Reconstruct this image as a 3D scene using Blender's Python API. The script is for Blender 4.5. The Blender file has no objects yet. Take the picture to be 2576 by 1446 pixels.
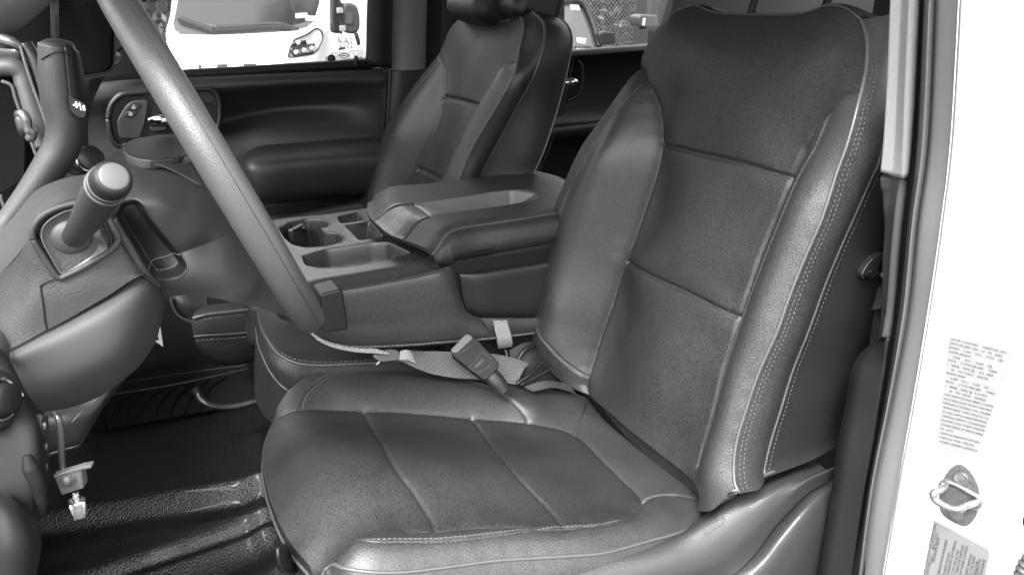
import bpy, bmesh, math, random
import numpy as np
from mathutils import Vector, Matrix
random.seed(7); rng = np.random.default_rng(7)
sc = bpy.context.scene
# ---------------------------------------------------------------- camera
FPX, IW, IH = 1950.0, 2576.0, 1446.0          # focal length and photo size in traced pixels
CAM = np.array([0.0, 0.0, 1.75])
_v = (723 + 60) / FPX; _u = (200 - 1288) / FPX
PITCH = math.atan(_v); YAW = math.atan(-_u / math.sqrt(1 + _v * _v))
_d = np.array([math.sin(YAW), math.cos(YAW), 0]); _z = np.array([0, 0, 1.0])
FW = math.cos(PITCH) * _d - math.sin(PITCH) * _z
RT = np.array([math.cos(YAW), -math.sin(YAW), 0]); UP = math.sin(PITCH) * _d + math.cos(PITCH) * _z
cd = bpy.data.cameras.new('camera'); cam = bpy.data.objects.new('camera', cd)
sc.collection.objects.link(cam); sc.camera = cam
cd.sensor_width = 36; cd.lens = 36 * FPX / IW; cd.clip_start = 0.02; cd.clip_end = 500
M = Matrix(((RT[0], UP[0], -FW[0], CAM[0]), (RT[1], UP[1], -FW[1], CAM[1]), (RT[2], UP[2], -FW[2], CAM[2]), (0, 0, 0, 1)))
cam.matrix_world = M
cd.dof.use_dof = True; cd.dof.focus_distance = 1.15; cd.dof.aperture_fstop = 16.0
# ---------------------------------------------------------------- sky, sun, exposure
wd = bpy.data.worlds.new('World'); sc.world = wd; wd.use_nodes = True
nt = wd.node_tree; nt.nodes.clear()
sky = nt.nodes.new('ShaderNodeTexSky'); sky.sky_type = 'NISHITA'; sky.sun_disc = False
SUN_EL, SUN_ROT = math.radians(50), math.radians(226)
sky.sun_elevation = SUN_EL; sky.sun_rotation = SUN_ROT; sky.air_density = 1.2; sky.dust_density = 3.0
hs = nt.nodes.new('ShaderNodeHueSaturation'); hs.inputs['Saturation'].default_value = 0
bg = nt.nodes.new('ShaderNodeBackground'); bg.inputs['Strength'].default_value = 0.06
wo = nt.nodes.new('ShaderNodeOutputWorld')
# overcast sky: brighter overhead than at the horizon
tcw = nt.nodes.new('ShaderNodeTexCoord'); sx = nt.nodes.new('ShaderNodeSeparateXYZ'); mz = nt.nodes.new('ShaderNodeMapRange')
mz.inputs['From Min'].default_value = 0; mz.inputs['From Max'].default_value = .9; mz.inputs['To Min'].default_value = .45; mz.inputs['To Max'].default_value = 4.6
mu_ = nt.nodes.new('ShaderNodeMix'); mu_.data_type = 'RGBA'; mu_.blend_type = 'MULTIPLY'; mu_.inputs[0].default_value = 1
nt.links.new(tcw.outputs['Generated'], sx.inputs[0]); nt.links.new(sx.outputs['Z'], mz.inputs['Value']); nt.links.new(mz.outputs[0], mu_.inputs[7])
nt.links.new(sky.outputs[0], hs.inputs['Color']); nt.links.new(hs.outputs[0], mu_.inputs[6]); nt.links.new(mu_.outputs[2], bg.inputs[0]); nt.links.new(bg.outputs[0], wo.inputs[0])
sl = bpy.data.lights.new('sun', 'SUN'); sl.energy = 1.3; sl.angle = math.radians(22); sl.color = (1, 1, 1)
so = bpy.data.objects.new('sun', sl); sc.collection.objects.link(so)
_sd = Vector((math.cos(SUN_EL) * math.sin(SUN_ROT), math.cos(SUN_EL) * math.cos(SUN_ROT), math.sin(SUN_EL)))
so.rotation_euler = _sd.to_track_quat('Z', 'Y').to_euler(); so.location = (-2, -4, 8)
sc.view_settings.view_transform = 'Standard'; sc.view_settings.look = 'None'
sc.view_settings.exposure = 2.85; sc.view_settings.gamma = 1.0; sc.view_settings.use_curve_mapping = False
sc.cycles.use_denoising = True; sc.cycles.max_bounces = 8; sc.cycles.diffuse_bounces = 5
sc.cycles.sample_clamp_indirect = 6.0
# ---------------------------------------------------------------- pixel -> place
def ray(x, y): return FW + RT * ((x - 1288) / FPX) + UP * ((723 - y) / FPX)
def onP(x, y, p, n):
    r = ray(x, y); n = np.asarray(n, float)
    return CAM + r * (np.dot(np.asarray(p) - CAM, n) / np.dot(r, n))
def onY(x, y, Y): r = ray(x, y); return CAM + r * ((Y - CAM[1]) / r[1])
def onX(x, y, X): r = ray(x, y); return CAM + r * ((X - CAM[0]) / r[0])
def onZ(x, y, z): r = ray(x, y); return CAM + r * ((z - CAM[2]) / r[2])
def arr(pts): return np.array(pts, float)
# ---------------------------------------------------------------- materials
MATS = {}
def mat(name, base, rough=0.5, metal=0.0, bump=None, spec=0.5, mottle=0.0, coat=0.0, trans=0.0, sheen=0.0, mscale=9.0, rmottle=0.0, pores=0.0):
    if name in MATS: return MATS[name]
    m = bpy.data.materials.new(name); m.use_nodes = True; n = m.node_tree.nodes; l = m.node_tree.links
    b = n['Principled BSDF']
    b.inputs['Base Color'].default_value = (base, base, base, 1); b.inputs['Roughness'].default_value = rough
    b.inputs['Metallic'].default_value = metal; b.inputs['Specular IOR Level'].default_value = spec
    if coat: b.inputs['Coat Weight'].default_value = coat; b.inputs['Coat Roughness'].default_value = 0.08
    if trans: b.inputs['Transmission Weight'].default_value = trans
    if sheen: b.inputs['Sheen Weight'].default_value = sheen; b.inputs['Sheen Roughness'].default_value = 0.5
    tc = n.new('ShaderNodeTexCoord')
    if mottle or rmottle:
        t = n.new('ShaderNodeTexNoise'); t.inputs['Scale'].default_value = mscale; t.inputs['Detail'].default_value = 5; t.inputs['Roughness'].default_value = .65
        l.new(tc.outputs['Object'], t.inputs['Vector'])
        if mottle:
            mr = n.new('ShaderNodeMapRange'); mr.inputs['From Min'].default_value = .3; mr.inputs['From Max'].default_value = .7
            mr.inputs['To Min'].default_value = base * (1 - mottle); mr.inputs['To Max'].default_value = base * (1 + mottle)
            l.new(t.outputs['Fac'], mr.inputs['Value']); l.new(mr.outputs[0], b.inputs['Base Color'])
        if rmottle:
            mr = n.new('ShaderNodeMapRange'); mr.inputs['From Min'].default_value = .3; mr.inputs['From Max'].default_value = .7
            mr.inputs['To Min'].default_value = rough - rmottle; mr.inputs['To Max'].default_value = rough + rmottle
            l.new(t.outputs['Fac'], mr.inputs['Value']); l.new(mr.outputs[0], b.inputs['Roughness'])
    if bump:
        kind, scale, strength, dist = bump
        if kind == 'leather':
            v = n.new('ShaderNodeTexVoronoi'); v.feature = 'F1'; v.inputs['Scale'].default_value = scale; v.inputs['Randomness'].default_value = 1
            t2 = n.new('ShaderNodeTexNoise'); t2.inputs['Scale'].default_value = scale * .7; t2.inputs['Detail'].default_value = 3
            l.new(tc.outputs['Object'], t2.inputs['Vector']); l.new(tc.outputs['Object'], v.inputs['Vector'])
            ad = n.new('ShaderNodeMath'); ad.operation = 'SUBTRACT'
            l.new(t2.outputs['Fac'], ad.inputs[0]); l.new(v.outputs['Distance'], ad.inputs[1]); hsrc = ad.outputs[0]
        elif kind == 'noise':
            t2 = n.new('ShaderNodeTexNoise'); t2.inputs['Scale'].default_value = scale; t2.inputs['Detail'].default_value = 4
            l.new(tc.outputs['Object'], t2.inputs['Vector']); hsrc = t2.outputs['Fac']
        elif kind == 'weave':
            w1 = n.new('ShaderNodeTexWave'); w1.inputs['Scale'].default_value = scale; w1.bands_direction = 'X'
            w2 = n.new('ShaderNodeTexWave'); w2.inputs['Scale'].default_value = scale; w2.bands_direction = 'Z'
            l.new(tc.outputs['Object'], w1.inputs['Vector']); l.new(tc.outputs['Object'], w2.inputs['Vector'])
            ad = n.new('ShaderNodeMath'); ad.operation = 'MULTIPLY'
            l.new(w1.outputs['Fac'], ad.inputs[0]); l.new(w2.outputs['Fac'], ad.inputs[1]); hsrc = ad.outputs[0]
        if kind in ('leather', 'weave') and pores:     # pores ties base colour to bump height, darker in hollows, for more grain contrast
            pr = n.new('ShaderNodeMapRange'); pr.inputs['From Min'].default_value, pr.inputs['From Max'].default_value = (-.25, .45) if kind == 'leather' else (0, .8)
            pr.inputs['To Min'].default_value = 1 - pores; pr.inputs['To Max'].default_value = 1 + pores
            l.new(hsrc, pr.inputs['Value']); mm = n.new('ShaderNodeMix'); mm.data_type = 'RGBA'; mm.blend_type = 'MULTIPLY'; mm.inputs[0].default_value = 1
            src = b.inputs['Base Color'].links[0].from_socket if b.inputs['Base Color'].links else None
            if src: l.new(src, mm.inputs[6])
            else: mm.inputs[6].default_value = (base, base, base, 1)
            l.new(pr.outputs[0], mm.inputs[7]); l.new(mm.outputs[2], b.inputs['Base Color'])
        bp = n.new('ShaderNodeBump'); bp.inputs['Strength'].default_value = strength; bp.inputs['Distance'].default_value = dist
        l.new(hsrc, bp.inputs['Height']); l.new(bp.outputs[0], b.inputs['Normal'])
    MATS[name] = m; return m
LEATHER = mat('leather', .029, .42, bump=('leather', 640, .32, .0008), spec=.5, mottle=.12, rmottle=.05, pores=.5)
PANEL = mat('leather_insert', .020, .52, bump=('leather', 640, .42, .0008), spec=.45, mottle=.22, rmottle=.06, pores=.7)
LEATHER_DK = mat('leather_side', .013, .48, bump=('leather', 640, .5, .0008), spec=.45, mottle=.12, pores=.5)
THREAD = mat('thread', .075, .7)
PIPE = mat('piping_vinyl', .05, .42)
PLASTIC = mat('plastic_grained', .026, .45, bump=('noise', 1400, .5, .0006), spec=.5, rmottle=.05)
PLASTIC_MID = mat('plastic_mid', .045, .5, bump=('noise', 1400, .4, .0006), spec=.5, rmottle=.05)
PLASTIC_DK = mat('plastic_dark', .008, .42, bump=('noise', 1400, .4, .0005), spec=.45)
PLASTIC_SM = mat('plastic_smooth', .018, .3, spec=.5)
BLACK = mat('black_rubber', .006, .55, spec=.3)
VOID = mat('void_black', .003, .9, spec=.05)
GLOSSBLK = mat('gloss_black', .004, .05, spec=.5, coat=.4)
CHROME = mat('chrome', .75, .12, metal=1)
STEEL = mat('steel', .45, .35, metal=1, mottle=.25, mscale=60)
PAINT = mat('white_paint', .82, .25, spec=.5, coat=.5)
# ---------------------------------------------------------------- object helpers
BASE = {}
def link(o): sc.collection.objects.link(o)
def thing(name, label, cat, loc=(0, 0, 0), group=None):
    o = bpy.data.objects.new(name, None); link(o); o.empty_display_size = .05
    o.location = loc; o['label'] = label; o['category'] = cat
    if group: o['group'] = group
    BASE[o.name] = np.array(loc, float); return o
def tag(o, label=None, cat=None, group=None, kind=None):
    if label: o['label'] = label
    if cat: o['category'] = cat
    if group: o['group'] = group
    if kind: o['kind'] = kind
    return o
def obj(name, verts, faces, m, parent=None, smooth=True, normals=None, bevel=0, seg=2, label=None, solid=0, sub=0):
    verts = np.asarray(verts, float)
    base = BASE[parent.name] if parent is not None else (verts.min(0) + verts.max(0)) / 2
    me = bpy.data.meshes.new(name); me.from_pydata((verts - base).tolist(), [], [tuple(int(i) for i in f) for f in faces]); me.update()
    if m is not None: me.materials.append(m)
    o = bpy.data.objects.new(name, me); link(o)
    if smooth: me.shade_smooth()
    if parent is not None: o.parent = parent
    else: o.location = base
    BASE[o.name] = base
    if normals is not None: me.normals_split_custom_set_from_vertices([tuple(x) for x in normals])
    if label: o['label'] = label
    if solid:
        md = o.modifiers.new('solid', 'SOLIDIFY'); md.thickness = solid; md.offset = -1
    if sub:
        md = o.modifiers.new('sub', 'SUBSURF'); md.levels = md.render_levels = sub
    if bevel:
        md = o.modifiers.new('bev', 'BEVEL'); md.width = bevel; md.segments = seg; md.limit_method = 'ANGLE'; md.angle_limit = math.radians(35)
        me.shade_auto_smooth if False else None
        md.harden_normals = True
    return o
def merge(*parts):
    V, Fc, k = [], [], 0
    for v, f in parts:
        V.append(np.asarray(v, float)); Fc += [tuple(i + k for i in q) for q in f]; k += len(v)
    return np.vstack(V), Fc
def catmull(P, n):
    P = np.asarray(P, float); m = len(P)
    if m == 2: t = np.linspace(0, 1, n)[:, None]; return P[0] * (1 - t) + P[1] * t
    seg = np.linalg.norm(np.diff(P, axis=0), axis=1) ** .5 + 1e-9
    T = np.concatenate([[0], np.cumsum(seg)])
    tan = np.zeros_like(P)
    for i in range(m):
        if i == 0: tan[i] = (P[1] - P[0]) / (T[1] - T[0])
        elif i == m - 1: tan[i] = (P[-1] - P[-2]) / (T[-1] - T[-2])
        else:
            a, b = T[i] - T[i - 1], T[i + 1] - T[i]
            tan[i] = ((P[i] - P[i - 1]) / a * b + (P[i + 1] - P[i]) / b * a) / (a + b)
    ts = np.linspace(0, T[-1], n); k = np.clip(np.searchsorted(T, ts, side='right') - 1, 0, m - 2)
    h = (T[k + 1] - T[k])[:, None]; u = ((ts - T[k]) / (T[k + 1] - T[k]))[:, None]
    return (2*u**3 - 3*u**2 + 1) * P[k] + (u**3 - 2*u**2 + u) * h * tan[k] + (-2*u**3 + 3*u**2) * P[k + 1] + (u**3 - u**2) * h * tan[k + 1]
def resample(P, n):
    P = catmull(P, max(200, n * 4)); d = np.concatenate([[0], np.cumsum(np.linalg.norm(np.diff(P, axis=0), axis=1))])
    ts = np.linspace(0, d[-1], n); return np.stack([np.interp(ts, d, P[:, i]) for i in range(P.shape[1])], 1)
def gridfaces(nv, nu, closed=False):
    f = []
    for j in range(nv - 1):
        for i in range(nu - (0 if closed else 1)):
            a = j * nu + i; b = j * nu + (i + 1) % nu
            f.append((a, b, b + nu, a + nu))
    return f
def patch(rows, nu=40, nv=40):
    """rows of 3-D control points -> smooth grid"""
    R1 = [catmull(arr(r), nu) for r in rows]; G = np.stack(R1, 0)
    out = np.stack([catmull(G[:, i], nv) for i in range(nu)], 1)
    return out.reshape(-1, 3), gridfaces(nv, nu)
def prow(pts): return [onY(*p) for p in pts]
def tube(path, r, seg=12, n=None, flat=None, cap=True):
    P = np.asarray(path, float)
    if n: P = resample(P, n)
    N = len(P); r = np.interp(np.linspace(0, 1, N), np.linspace(0, 1, len(r)), r) if np.ndim(r) else np.full(N, r)
    T = np.gradient(P, axis=0); T /= np.linalg.norm(T, axis=1)[:, None] + 1e-12
    ref = np.array(flat[0], float) if flat else (np.array([0, 0, 1.]) if abs(T[0][2]) < .9 else np.array([1., 0, 0]))
    asp = flat[1] if flat else 1.0
    V = []
    for i in range(N):
        a = ref - T[i] * (ref @ T[i]); a /= np.linalg.norm(a) + 1e-12; b = np.cross(T[i], a)
        if not flat: ref = a
        for k in range(seg):
            t = 2 * math.pi * k / seg; V.append(P[i] + r[i] * (math.cos(t) * a * asp + math.sin(t) * b))
    F = gridfaces(N, seg, True)
    if cap:
        F.append(tuple(range(seg - 1, -1, -1))); F.append(tuple(range((N - 1) * seg, N * seg)))
    return V, F
def box(c, sx, sy, sz, ax=None):
    ax = np.eye(3) if ax is None else np.asarray(ax, float)
    V = [np.asarray(c) + ax[0] * sx * i / 2 + ax[1] * sy * j / 2 + ax[2] * sz * k / 2 for i in (-1, 1) for j in (-1, 1) for k in (-1, 1)]
    F = [(0, 1, 3, 2), (4, 6, 7, 5), (0, 4, 5, 1), (2, 3, 7, 6), (0, 2, 6, 4), (1, 5, 7, 3)]
    return V, F
def prism(outline, off):
    """closed outline (3-D) extruded by vector off"""
    P = np.asarray(outline, float); n = len(P); Q = P + np.asarray(off, float)
    F = [tuple(range(n)), tuple(range(2 * n - 1, n - 1, -1))] + [(i, i + n, (i + 1) % n + n, (i + 1) % n) for i in range(n)]
    return np.vstack([P, Q]), F
def rounded(pts, r, k=5):
    """round the corners of a closed 2-D/3-D polygon"""
    P = arr(pts); out = []; n = len(P)
    for i in range(n):
        a, b, c = P[i - 1], P[i], P[(i + 1) % n]
        ra = min(r, .45 * np.linalg.norm(a - b)); rc = min(r, .45 * np.linalg.norm(c - b))
        s = b + (a - b) / np.linalg.norm(a - b) * ra; e = b + (c - b) / np.linalg.norm(c - b) * rc
        for t in np.linspace(0, 1, k): out.append((1 - t)**2 * s + 2 * t * (1 - t) * b + t * t * e)
    return np.array(out)
def text_mesh(s, size, origin, xdir, ydir, lift=.0004, align='LEFT'):
    cu = bpy.data.curves.new('txt', 'FONT'); cu.body = s; cu.size = size; cu.align_x = align; cu.resolution_u = 2
    o = bpy.data.objects.new('txt', cu); link(o); dg = bpy.context.evaluated_depsgraph_get()
    me = bpy.data.meshes.new_from_object(o.evaluated_get(dg)); bpy.data.objects.remove(o)
    x = np.asarray(xdir, float); y = np.asarray(ydir, float); nrm = np.cross(x, y); nrm /= np.linalg.norm(nrm)
    V = [np.asarray(origin) + x * v.co.x + y * v.co.y + nrm * lift for v in me.vertices]; F = [tuple(p.vertices) for p in me.polygons]
    bpy.data.meshes.remove(me); return V, F
# ---------------------------------------------------------------- upholstery builder
class Pad:
    """A padded surface: plane frame (o; u, v, n) and a thin-plate height field through traced seams."""
    def __init__(s, o, u, v, n):
        s.o, s.u, s.v, s.n = map(lambda a: np.asarray(a, float), (o, u, v, n)); s.C = []; s.seams = []; s.pits = []; s.soft = []; s.extra = []
    def lift(s, pts, h):
        hs_ = np.broadcast_to(np.asarray(h, float), (len(pts),)); out = []
        for (x, y), hh in zip(pts, hs_):
            q = onP(x, y, s.o + s.n * hh, s.n) - s.o; out.append((q @ s.u, q @ s.v, hh))
        return np.array(out)
    def line(s, pts, h, con=True, n=None, dens=.03):
        L = s.lift(pts, h); Lr = resample(L, n or max(8, len(L) * 3))
        if con:
            ln = np.linalg.norm(np.diff(Lr, axis=0), axis=1).sum(); s.C.append(resample(L, max(3, int(ln / dens))))
        return Lr
    def re(s, pts, n=None):
        """trace the same line again on the solved surface"""
        P = resample(arr(pts), n or max(8, len(pts) * 3)); h = np.zeros(len(P))
        for _ in range(5): L = s.lift(P, h); h = .5 * h + .5 * s.base(L[:, :2])
        L[:, 2] = h; return L
    def fix(s, uvh): s.soft.append(np.atleast_2d(arr(uvh)))
    def solve(s, lam=1e-5):
        P = np.vstack(s.C + s.soft); s.P = P[:, :2]; n = len(P); lv = np.full(n, lam); lv[n - sum(map(len, s.soft)):] *= 12
        K = s.k(s.P, s.P) + np.diag(lv); A = np.zeros((n + 3, n + 3)); A[:n, :n] = K
        Q = np.c_[np.ones(n), s.P]; A[:n, n:] = Q; A[n:, :n] = Q.T
        s.w = np.linalg.lstsq(A, np.r_[P[:, 2], 0, 0, 0], rcond=None)[0]
    def k(s, a, b):
        r2 = ((a[:, None] - b[None]) ** 2).sum(-1); return np.where(r2 > 0, r2 * np.log(r2 + 1e-20), 0) * .5
    def base(s, q):
        out = np.zeros(len(q))
        for i in range(0, len(q), 20000):
            a = q[i:i + 20000]; out[i:i + 20000] = s.k(a, s.P) @ s.w[:-3] + s.w[-3] + a @ s.w[-2:]
        return out
    def h(s, q):
        z = s.base(q)
        for (L, depth, sig, kind) in s.seams:
            d = dist_poly(q, L[:, :2])
            z -= depth * (np.exp(-(d / sig) ** 2) if kind == 'g' else np.exp(-d / sig))
        for fn in s.extra: z += fn(q)
        for (Pg, depth, edge, rim) in s.pits:
            P2 = np.asarray(Pg)[:, :2]; d = dist_poly(q, np.vstack([P2, P2[:1]])); ins = inside(q, P2)
            t = np.clip(d / edge, 0, 1); z -= np.where(ins, depth * t * t * (3 - 2 * t), 0)
            if rim: z += rim * np.exp(-(d / .003) ** 2)
        return z
    def world(s, q, z): return s.o + q[:, :1] * s.u + q[:, 1:2] * s.v + z[:, None] * s.n
    def normals(s, q, e=.004):
        du = (s.h(q + [e, 0]) - s.h(q - [e, 0])) / (2 * e); dv = (s.h(q + [0, e]) - s.h(q - [0, e])) / (2 * e)
        N = s.n - du[:, None] * s.u - dv[:, None] * s.v; return N / np.linalg.norm(N, axis=1)[:, None]
    def on(s, L, up=0.0):
        q = np.asarray(L)[:, :2]; return s.world(q, s.h(q)) + s.normals(q) * up
    def grid(s, bottom, top, left, right, nu, nv):
        b, t, l, r = resample(bottom[:, :2], nu), resample(top[:, :2], nu), resample(left[:, :2], nv), resample(right[:, :2], nv)
        U = np.linspace(0, 1, nu)[None, :, None]; V = np.linspace(0, 1, nv)[:, None, None]
        c = (b[0] + l[0]) / 2, (b[-1] + r[0]) / 2, (t[0] + l[-1]) / 2, (t[-1] + r[-1]) / 2
        b[0] = l[0] = c[0]; b[-1] = r[0] = c[1]; t[0] = l[-1] = c[2]; t[-1] = r[-1] = c[3]
        G = (1 - V) * b[None] + V * t[None] + (1 - U) * l[:, None] + U * r[:, None] - ((1 - U) * (1 - V) * c[0] + U * (1 - V) * c[1] + (1 - U) * V * c[2] + U * V * c[3])
        s.q = G.reshape(-1, 2); s.nu, s.nv = nu, nv; z = s.h(s.q); s.V = s.world(s.q, z)
        g = s.V.reshape(nv, nu, 3); N = np.cross(np.gradient(g, axis=1), np.gradient(g, axis=0)).reshape(-1, 3)
        N /= np.linalg.norm(N, axis=1)[:, None] + 1e-12
        if (N @ s.n).mean() < 0: N = -N; s.flip = True
        else: s.flip = False
        s.N = N; F = np.array(gridfaces(nv, nu))
        s.F = F[:, ::-1] if s.flip else F; s.fc = s.q[s.F].mean(1)
    def part(s, name, mask, m, parent, label=None):
        F = s.F[mask]; ids, inv = np.unique(F, return_inverse=True)
        return obj(name, s.V[ids], inv.reshape(F.shape), m, parent, normals=s.N[ids], label=label)
def dist_poly(q, L):
    out = np.full(len(q), 1e9)
    for a, b in zip(L[:-1], L[1:]):
        ab = b - a; t = np.clip(((q - a) @ ab) / (ab @ ab + 1e-18), 0, 1)
        out = np.minimum(out, np.linalg.norm(q - a - t[:, None] * ab, axis=1))
    return out
def inside(q, poly):
    x, y = q[:, 0], q[:, 1]; r = np.zeros(len(q), bool); P = np.asarray(poly)[:, :2]
    for (x1, y1), (x2, y2) in zip(P, np.roll(P, -1, 0)):
        c = ((y1 > y) != (y2 > y)) & (x < (x2 - x1) * (y - y1) / (y2 - y1 + 1e-18) + x1); r ^= c
    return r
def stitches(P, N, r=.00075, ln=.0042, gap=.0022):
    P = np.asarray(P); d = np.concatenate([[0], np.cumsum(np.linalg.norm(np.diff(P, axis=0), axis=1))]); V, F = [], []
    t = gap
    at = lambda A, x: np.array([np.interp(x, d, A[:, i]) for i in range(3)])
    while t + ln < d[-1]:
        a, b = at(P, t), at(P, t + ln); nn = at(N, t + ln / 2); tt = (b - a) / (np.linalg.norm(b - a) + 1e-12); sd = np.cross(nn, tt)
        k = len(V); m = (a + b) / 2
        for p, s_, hh in ((a, .45, .2), (m, 1., 1.), (b, .45, .2)):
            V += [p - sd * r * s_, p + nn * r * 1.1 * hh, p + sd * r * s_]
        F += [(k, k + 3, k + 4, k + 1), (k + 1, k + 4, k + 5, k + 2), (k + 3, k + 6, k + 7, k + 4), (k + 4, k + 7, k + 8, k + 5)]
        t += ln + gap
    return V, F
def offset2(L, d):
    """shift a (u,v) polyline sideways by d"""
    T = np.gradient(L[:, :2], axis=0); T /= np.linalg.norm(T, axis=1)[:, None] + 1e-12
    o = L.copy(); o[:, 0] -= T[:, 1] * d; o[:, 1] += T[:, 0] * d; return o
def sew(pad, L, parent, offs=(.005,), m=None, up=.0002):
    parts = []
    for d in offs:
        q = resample(offset2(L, d)[:, :2], 160); parts.append(stitches(pad.on(q, up), pad.normals(q)))
    v, f = merge(*parts); return obj('stitching', v, f, m or THREAD, parent)
def cord(pad, L, parent, r=.0022, m=None, up=0.0, name='piping'):
    q = resample(L[:, :2], 140); v, f = tube(pad.on(q, up), r, 8); return obj(name, v, f, m or PIPE, parent)
def wrap(edge, dirs, n=24):
    """strip from an edge through successive offset vectors (each an (N,3) array or a vector)"""
    rows = [np.asarray(edge)]; 
    for d in dirs: rows.append(rows[-1] + d)
    g = np.stack(rows, 0); out = np.stack([catmull(g[:, i], n) for i in range(g.shape[1])], 1)
    return out.reshape(-1, 3), gridfaces(n, g.shape[1])
# ================================================================ driver seat
seat = thing('car_seat', 'black leather front seat filling the middle, nearest the open door', 'car seat', (.5, .885, .76))
_a = math.radians(15.7)
bk = Pad((.79, .885, 1.386), (0, 1, 0), (math.sin(_a), 0, math.cos(_a)), (-math.cos(_a), 0, math.sin(_a)))
C1 = [(1684,38),(1658,65),(1629,113),(1603,168),(1561,236),(1513,308),(1471,370),(1434,449),(1403,522),(1367,618),(1345,701),(1333,769),(1334,834),(1342,882),(1366,914),(1416,962),(1446,991)]
C2 = [(1617,209),(1581,254),(1540,308),(1509,360),(1475,421),(1444,480),(1420,543),(1389,622),(1372,680),(1362,749),(1360,800),(1372,848),(1399,889),(1434,920),(1462,944)]
C4 = [(1603,172),(1619,206),(1639,250),(1651,302),(1651,360),(1645,404),(1629,460),(1605,533),(1581,601),(1562,653),(1540,718),(1516,793),(1495,851),(1475,917),(1468,945),(1464,971),(1473,1003)]
C6 = [(2165,228),(2119,247),(2102,267),(2078,295),(2040,343),(2003,411),(1986,446),(1972,485),(1938,567),(1903,656),(1869,759),(1855,798),(1835,869),(1814,934),(1788,1039),(1764,1122),(1752,1172)]
C7 = [(2092,284),(2057,374),(2018,445),(1972,560),(1934,653),(1896,749),(1866,834),(1835,927),(1809,1029),(1791,1094),(1771,1149),(1756,1178)]
C9 = [(2162,48),(2175,80),(2181,118),(2178,190),(2170,230),(2157,291),(2133,370),(2109,430),(2068,550),(2023,653),(1985,749),(1955,834),(1910,934),(1874,1039),(1853,1111),(1846,1170),(1851,1224),(1860,1238)]
TOP = [(1684,38),(1714,22),(1745,13),(1762,17),(1775,25),(1800,32),(1870,36),(1980,36),(2030,30),(2052,22),(2075,14),(2100,13),(2135,25),(2162,48)]
S1 = [(1651,360),(1732,380),(1855,408),(1937,432),(1987,446)]
S2 = [(1564,653),(1629,690),(1732,738),(1800,773),(1857,798)]
BOT = [(1446,991),(1470,1004),(1500,1025),(1575,1088),(1658,1156),(1726,1211),(1788,1258),(1825,1256),(1860,1238)]
l1 = bk.line(C1, [.004,.006,.008,.012,.025,.04,.052] + [.06]*7 + [.042, .022, .006], con=False)
bk.C.append(resample(l1, 26))
l2 = bk.line(C2, [.022,.036,.052,.064] + [.072]*8 + [.052,.030,.012]); l4 = bk.line(C4, [.012,.010,.005] + [0]*14); l6 = bk.line(C6, [.03,.024,.016,.008,.003] + [0]*12)
l7 = bk.line(C7, [.020,.030,.040] + [.05]*8 + [.035]); l9 = bk.line(C9, [-.015,-.01,.0,.02,.028] + [.042]*13); lt = bk.line(TOP, -.012)
ls1 = bk.line(S1, .006); ls2 = bk.line(S2, .006)
m24 = (resample(l2, 30) + resample(l4, 30)) / 2; m24[:, 2] = .074; m24[:9, 2] = np.linspace(.02,.074,9); m24[-8:, 2] = np.linspace(.07,.006,8); bk.C.append(m24[2:])
m79 = (resample(l7, 30) + resample(l9[8:], 30)) / 2; m79[:, 2] = .060; m79[:9, 2] = np.linspace(.026, .060, 9); bk.C.append(m79)
for (x, y), h in {(1740,120):.022,(1850,140):.024,(1980,120):.022,(2080,110):.018,(1700,90):.012,(1720,200):.016,(1850,240):.016,(2000,220):.018,(2140,140):.022,(1780,320):.014,(1920,340):.014,(1690,300):.012,(2010,330):.012,
    (1740,460):.016,(1880,500):.016,(1670,500):.013,(1950,500):.012,(1700,600):.017,(1840,650):.017,(1640,600):.013,(1680,760):.016,(1790,830):.016,(1600,740):.013,(1650,880):.018,(1760,930):.016,(1560,860):.014,(1600,1000):.016,(1720,1050):.014,(1520,960):.01}.items():
    bk.fix(bk.lift([(x, y)], h))
bk.solve(8e-4)
l1, l2, l4, l6, l7, l9, lt, ls1, ls2 = [bk.re(p) for p in (C1, C2, C4, C6, C7, C9, TOP, S1, S2)]
bk.seams = [(l4, .012, .010, 'v'), (l4, .004, .004, 'g'), (l6[10:], .007, .008, 'v'), (l6, .004, .004, 'g'), (ls1, .0045, .0036, 'g'), (ls2, .0045, .0036, 'g'), (ls1, .002, .014, 'g'), (ls2, .002, .014, 'g'),
            (l2, .003, .003, 'g'), (l7, .003, .003, 'g'), (l2, -.0012, .010, 'g')]
lb = bk.re(BOT); _bo = lb.copy(); _bo = _bo[np.argsort(_bo[:, 0])]; _st = lambda t: np.clip(t, 0, 1) ** 2 * (3 - 2 * np.clip(t, 0, 1))
bk.extra.append(lambda q: -.035 * _st((.010 - (q[:, 1] - np.interp(q[:, 0], _bo[:, 0], _bo[:, 1]))) / .018) * _st((q[:, 0] + .20) / .05))
lb[1:-2, 1] -= .035 * np.sin(np.linspace(0, math.pi, len(lb) - 3))**.5
bk.grid(lb, lt, l1[::-1], l9[::-1], 420, 440)
polyL = np.vstack([l4, l1[::-1][:len(l1) - 8]]); fc = bk.fc
left_b = inside(fc, np.vstack([l4[:, :2], [[l4[-1, 0] + .02, l4[-1, 1] - .1]], [[.6, -.5]], [[.6, l4[0, 1]]]]))
right_b = inside(fc, np.vstack([l6[:, :2], [[l6[-1, 0], -.6]], [[-.6, -.6]], [[-.6, l6[0, 1]]]]))
sep = lambda L: np.interp(fc[:, 0], L[:, 0][::-1], L[:, 1][::-1])
c_ = ~left_b & ~right_b
above1 = fc[:, 1] > sep(ls1); above2 = fc[:, 1] > sep(ls2)
back = bk.part('backrest', c_ & above1, PANEL, seat)
BASE[back.name] = BASE[seat.name]
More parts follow.
